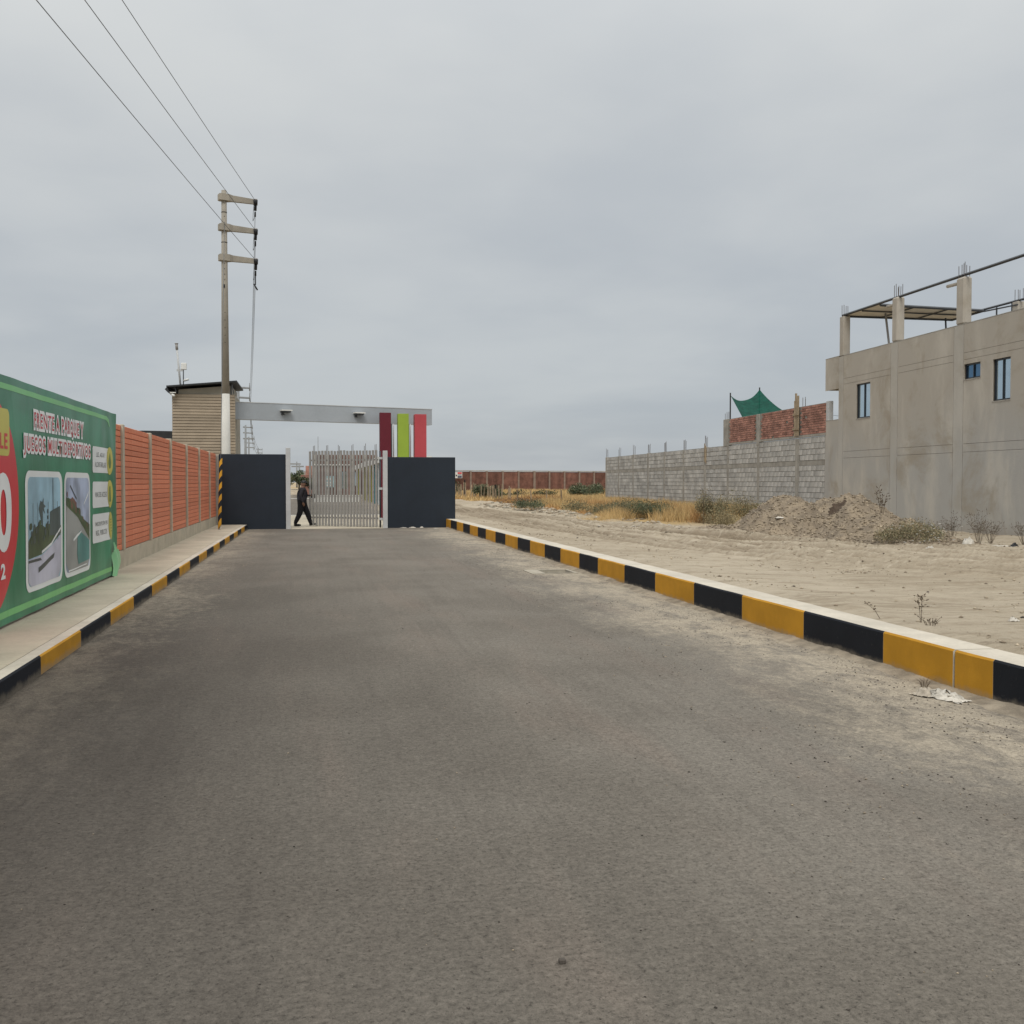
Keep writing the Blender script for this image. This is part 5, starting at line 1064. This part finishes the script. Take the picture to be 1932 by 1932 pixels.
# ------------------------------------------------------------------ person
SKIN = mat('brown_skin', (.16, .085, .055), .6, .08, 6); SHIRT = mat('grey_uniform_shirt', (.026, .024, .028), .9, .15, 9, 40, .004, .5); VEST = mat('navy_vest', (.009, .011, .019), .8, .2, 8); TROU = mat('black_trousers', (.009, .009, .011), .9, .2, 8, 30, .006, .5); SHOE = mat('black_leather', (.008, .008, .008), .4, .1, 8)
ps = thing('person', (-.31, 39.02, .012), -.04, label='guard in black cap, dark vest and black trousers walking right and pushing the gate', category='person')
def skin_body():
    J = []; E = []; Rr = []
    def add(p, r, par=None):
        J.append(Vector(p)); Rr.append((r[0]*1.28, r[1]*1.28) if r[0] > .04 else (r[0]*1.1, r[1]*1.1))
        if par is not None: E.append((par, len(J)-1))
        return len(J)-1
    pel = add((0, 0, .93), (.15, .17)); sp = add((.015, 0, 1.08), (.15, .16), pel); ch = add((.03, 0, 1.26), (.155, .18), sp); uc = add((.04, 0, 1.38), (.10, .13), ch)
    nk = add((.055, 0, 1.455), (.055, .055), uc); hd = add((.075, 0, 1.53), (.078, .07), nk); ht = add((.085, 0, 1.63), (.088, .078), hd)
    for s in (-1, 1):
        sh_ = add((.03, s*.185, 1.375), (.062, .062), uc)
        if s < 0: el = (-.04, s*.265, 1.12); wr = (.06, s*.295, .90); hn_ = (.085, s*.30, .83); fd_ = Vector((.25, 0, -1)).normalized()
        else: el = (.10, s*.20, 1.14); wr = (.27, s*.12, 1.15); hn_ = (.34, s*.11, 1.155); fd_ = Vector((1, -.1, 0)).normalized()
        m1 = add(Vector((.03, s*.185, 1.375)).lerp(Vector(el), .5), (.054, .054), sh_)
        e1 = add(el, (.045, .045), m1); w1 = add(wr, (.030, .030), e1); h1 = add(hn_, (.036, .022), w1)
        side = Vector((0, 1, 0)) if s > 0 else Vector((1, 0, .25)).normalized(); up_v = fd_.cross(side).normalized()
        for q, (o_, l_) in enumerate(((-.03, .062), (-.01, .074), (.01, .07), (.03, .055))):
            b0 = Vector(hn_)+side*o_*.9+fd_*.022; k0 = add(b0, (.010, .010), h1); k1 = add(b0+fd_*l_*.55-up_v*.006, (.009, .009), k0); add(b0+fd_*l_*.9-up_v*.024, (.008, .008), k1)
        tb = Vector(wr).lerp(Vector(hn_), .6)+side*-.036; t1 = add(tb, (.011, .011), h1); add(tb-side*.016+fd_*.035, (.010, .010), t1)
    legs = {-1: [(-.01, -.09, .86), (-.06, -.09, .50), (-.235, -.09, .12), (-.22, -.09, .055), (-.08, -.09, .035)], 1: [(.02, .09, .86), (.19, .09, .52), (.315, .09, .14), (.335, .09, .075), (.46, .10, .085)]}
    for s, L_ in legs.items():
        p = pel
        for q, rr_ in zip(L_, ((.118, .108), (.088, .08), (.062, .06), (.045, .045), (.035, .045))): p = add(q, rr_, p)
    m_ = bpy.data.meshes.new('body'); m_.from_pydata(J, E, []); o = bpy.data.objects.new('b', m_); COL.objects.link(o)
    sk = o.modifiers.new('s', 'SKIN'); sk.use_smooth_shade = True; sd = o.modifiers.new('d', 'SUBSURF'); sd.levels = 2
    for i, r in enumerate(Rr): m_.skin_vertices[0].data[i].radius = r
    for i in range(len(J)): m_.skin_vertices[0].data[i].use_root = (i == 0)
    dg = bpy.context.evaluated_depsgraph_get(); dg.update(); me_ = bpy.data.meshes.new_from_object(o.evaluated_get(dg)); bpy.data.objects.remove(o); me_.name = 'body'; return me_
bme = skin_body(); bme.materials.clear()
for m_ in (SKIN, SHIRT, VEST, TROU, SHOE): bme.materials.append(m_)
for p in bme.polygons:
    c = p.center; p.use_smooth = True
    if c.z < .10 or (c.z < .13 and c.x > .36): i = 4
    elif c.z < .97 and not (c.y < -.232 and c.x < .25): i = 3
    elif c.z > 1.445: i = 0
    elif (c.y < -.245 and c.z < .89) or (c.x > .31): i = 0
    elif abs(c.y) < .155 and c.x < .2: i = 2
    else: i = 1
    p.material_index = i
obj('body', bme, ps)
def blob(name, c, r, m_, parent, cut=None, n=16):
    bm = bmesh.new(); bmesh.ops.create_uvsphere(bm, u_segments=n, v_segments=10, radius=1)
    for v_ in bm.verts: v_.co = Vector((v_.co.x*r[0], v_.co.y*r[1], v_.co.z*r[2]))+Vector(c)
    if cut is not None: bmesh.ops.delete(bm, geom=[v_ for v_ in bm.verts if v_.co.z < cut], context='VERTS')
    m2 = bpy.data.meshes.new(name); bm.to_mesh(m2); bm.free(); m2.materials.append(m_); m2.polygons.foreach_set('use_smooth', [True]*len(m2.polygons)); return obj(name, m2, parent)
cap = blob('cap', (.083, 0, 1.628), (.112, .098, .085), RUBB, ps, 1.612); part('peak', MB().cbox(.16, .265, -.065, .065, 1.612, 1.628, .006), RUBB, cap, world=False)
blob('face_mask', (.118, 0, 1.525), (.058, .06, .05), RUBB, ps); blob('ear', (.075, -.078, 1.565), (.018, .012, .028), SKIN, ps); blob('ear', (.075, .078, 1.565), (.018, .012, .028), SKIN, ps)
blob('nose', (.170, 0, 1.565), (.02, .014, .02), SKIN, ps)
for s in (-1, 1): blob('eye', (.155, s*.03, 1.592), (.010, .012, .008), RUBB, ps)
for nm, (fx, fy, fz, ln, rt) in (('shoe', (-.16, -.09, .045, .14, 0)), ('shoe', (.40, .095, .075, .14, .12))):
    blob(nm, (fx, fy, fz), (ln, .052, .05), SHOE, ps)
bpy.context.view_layer.update()
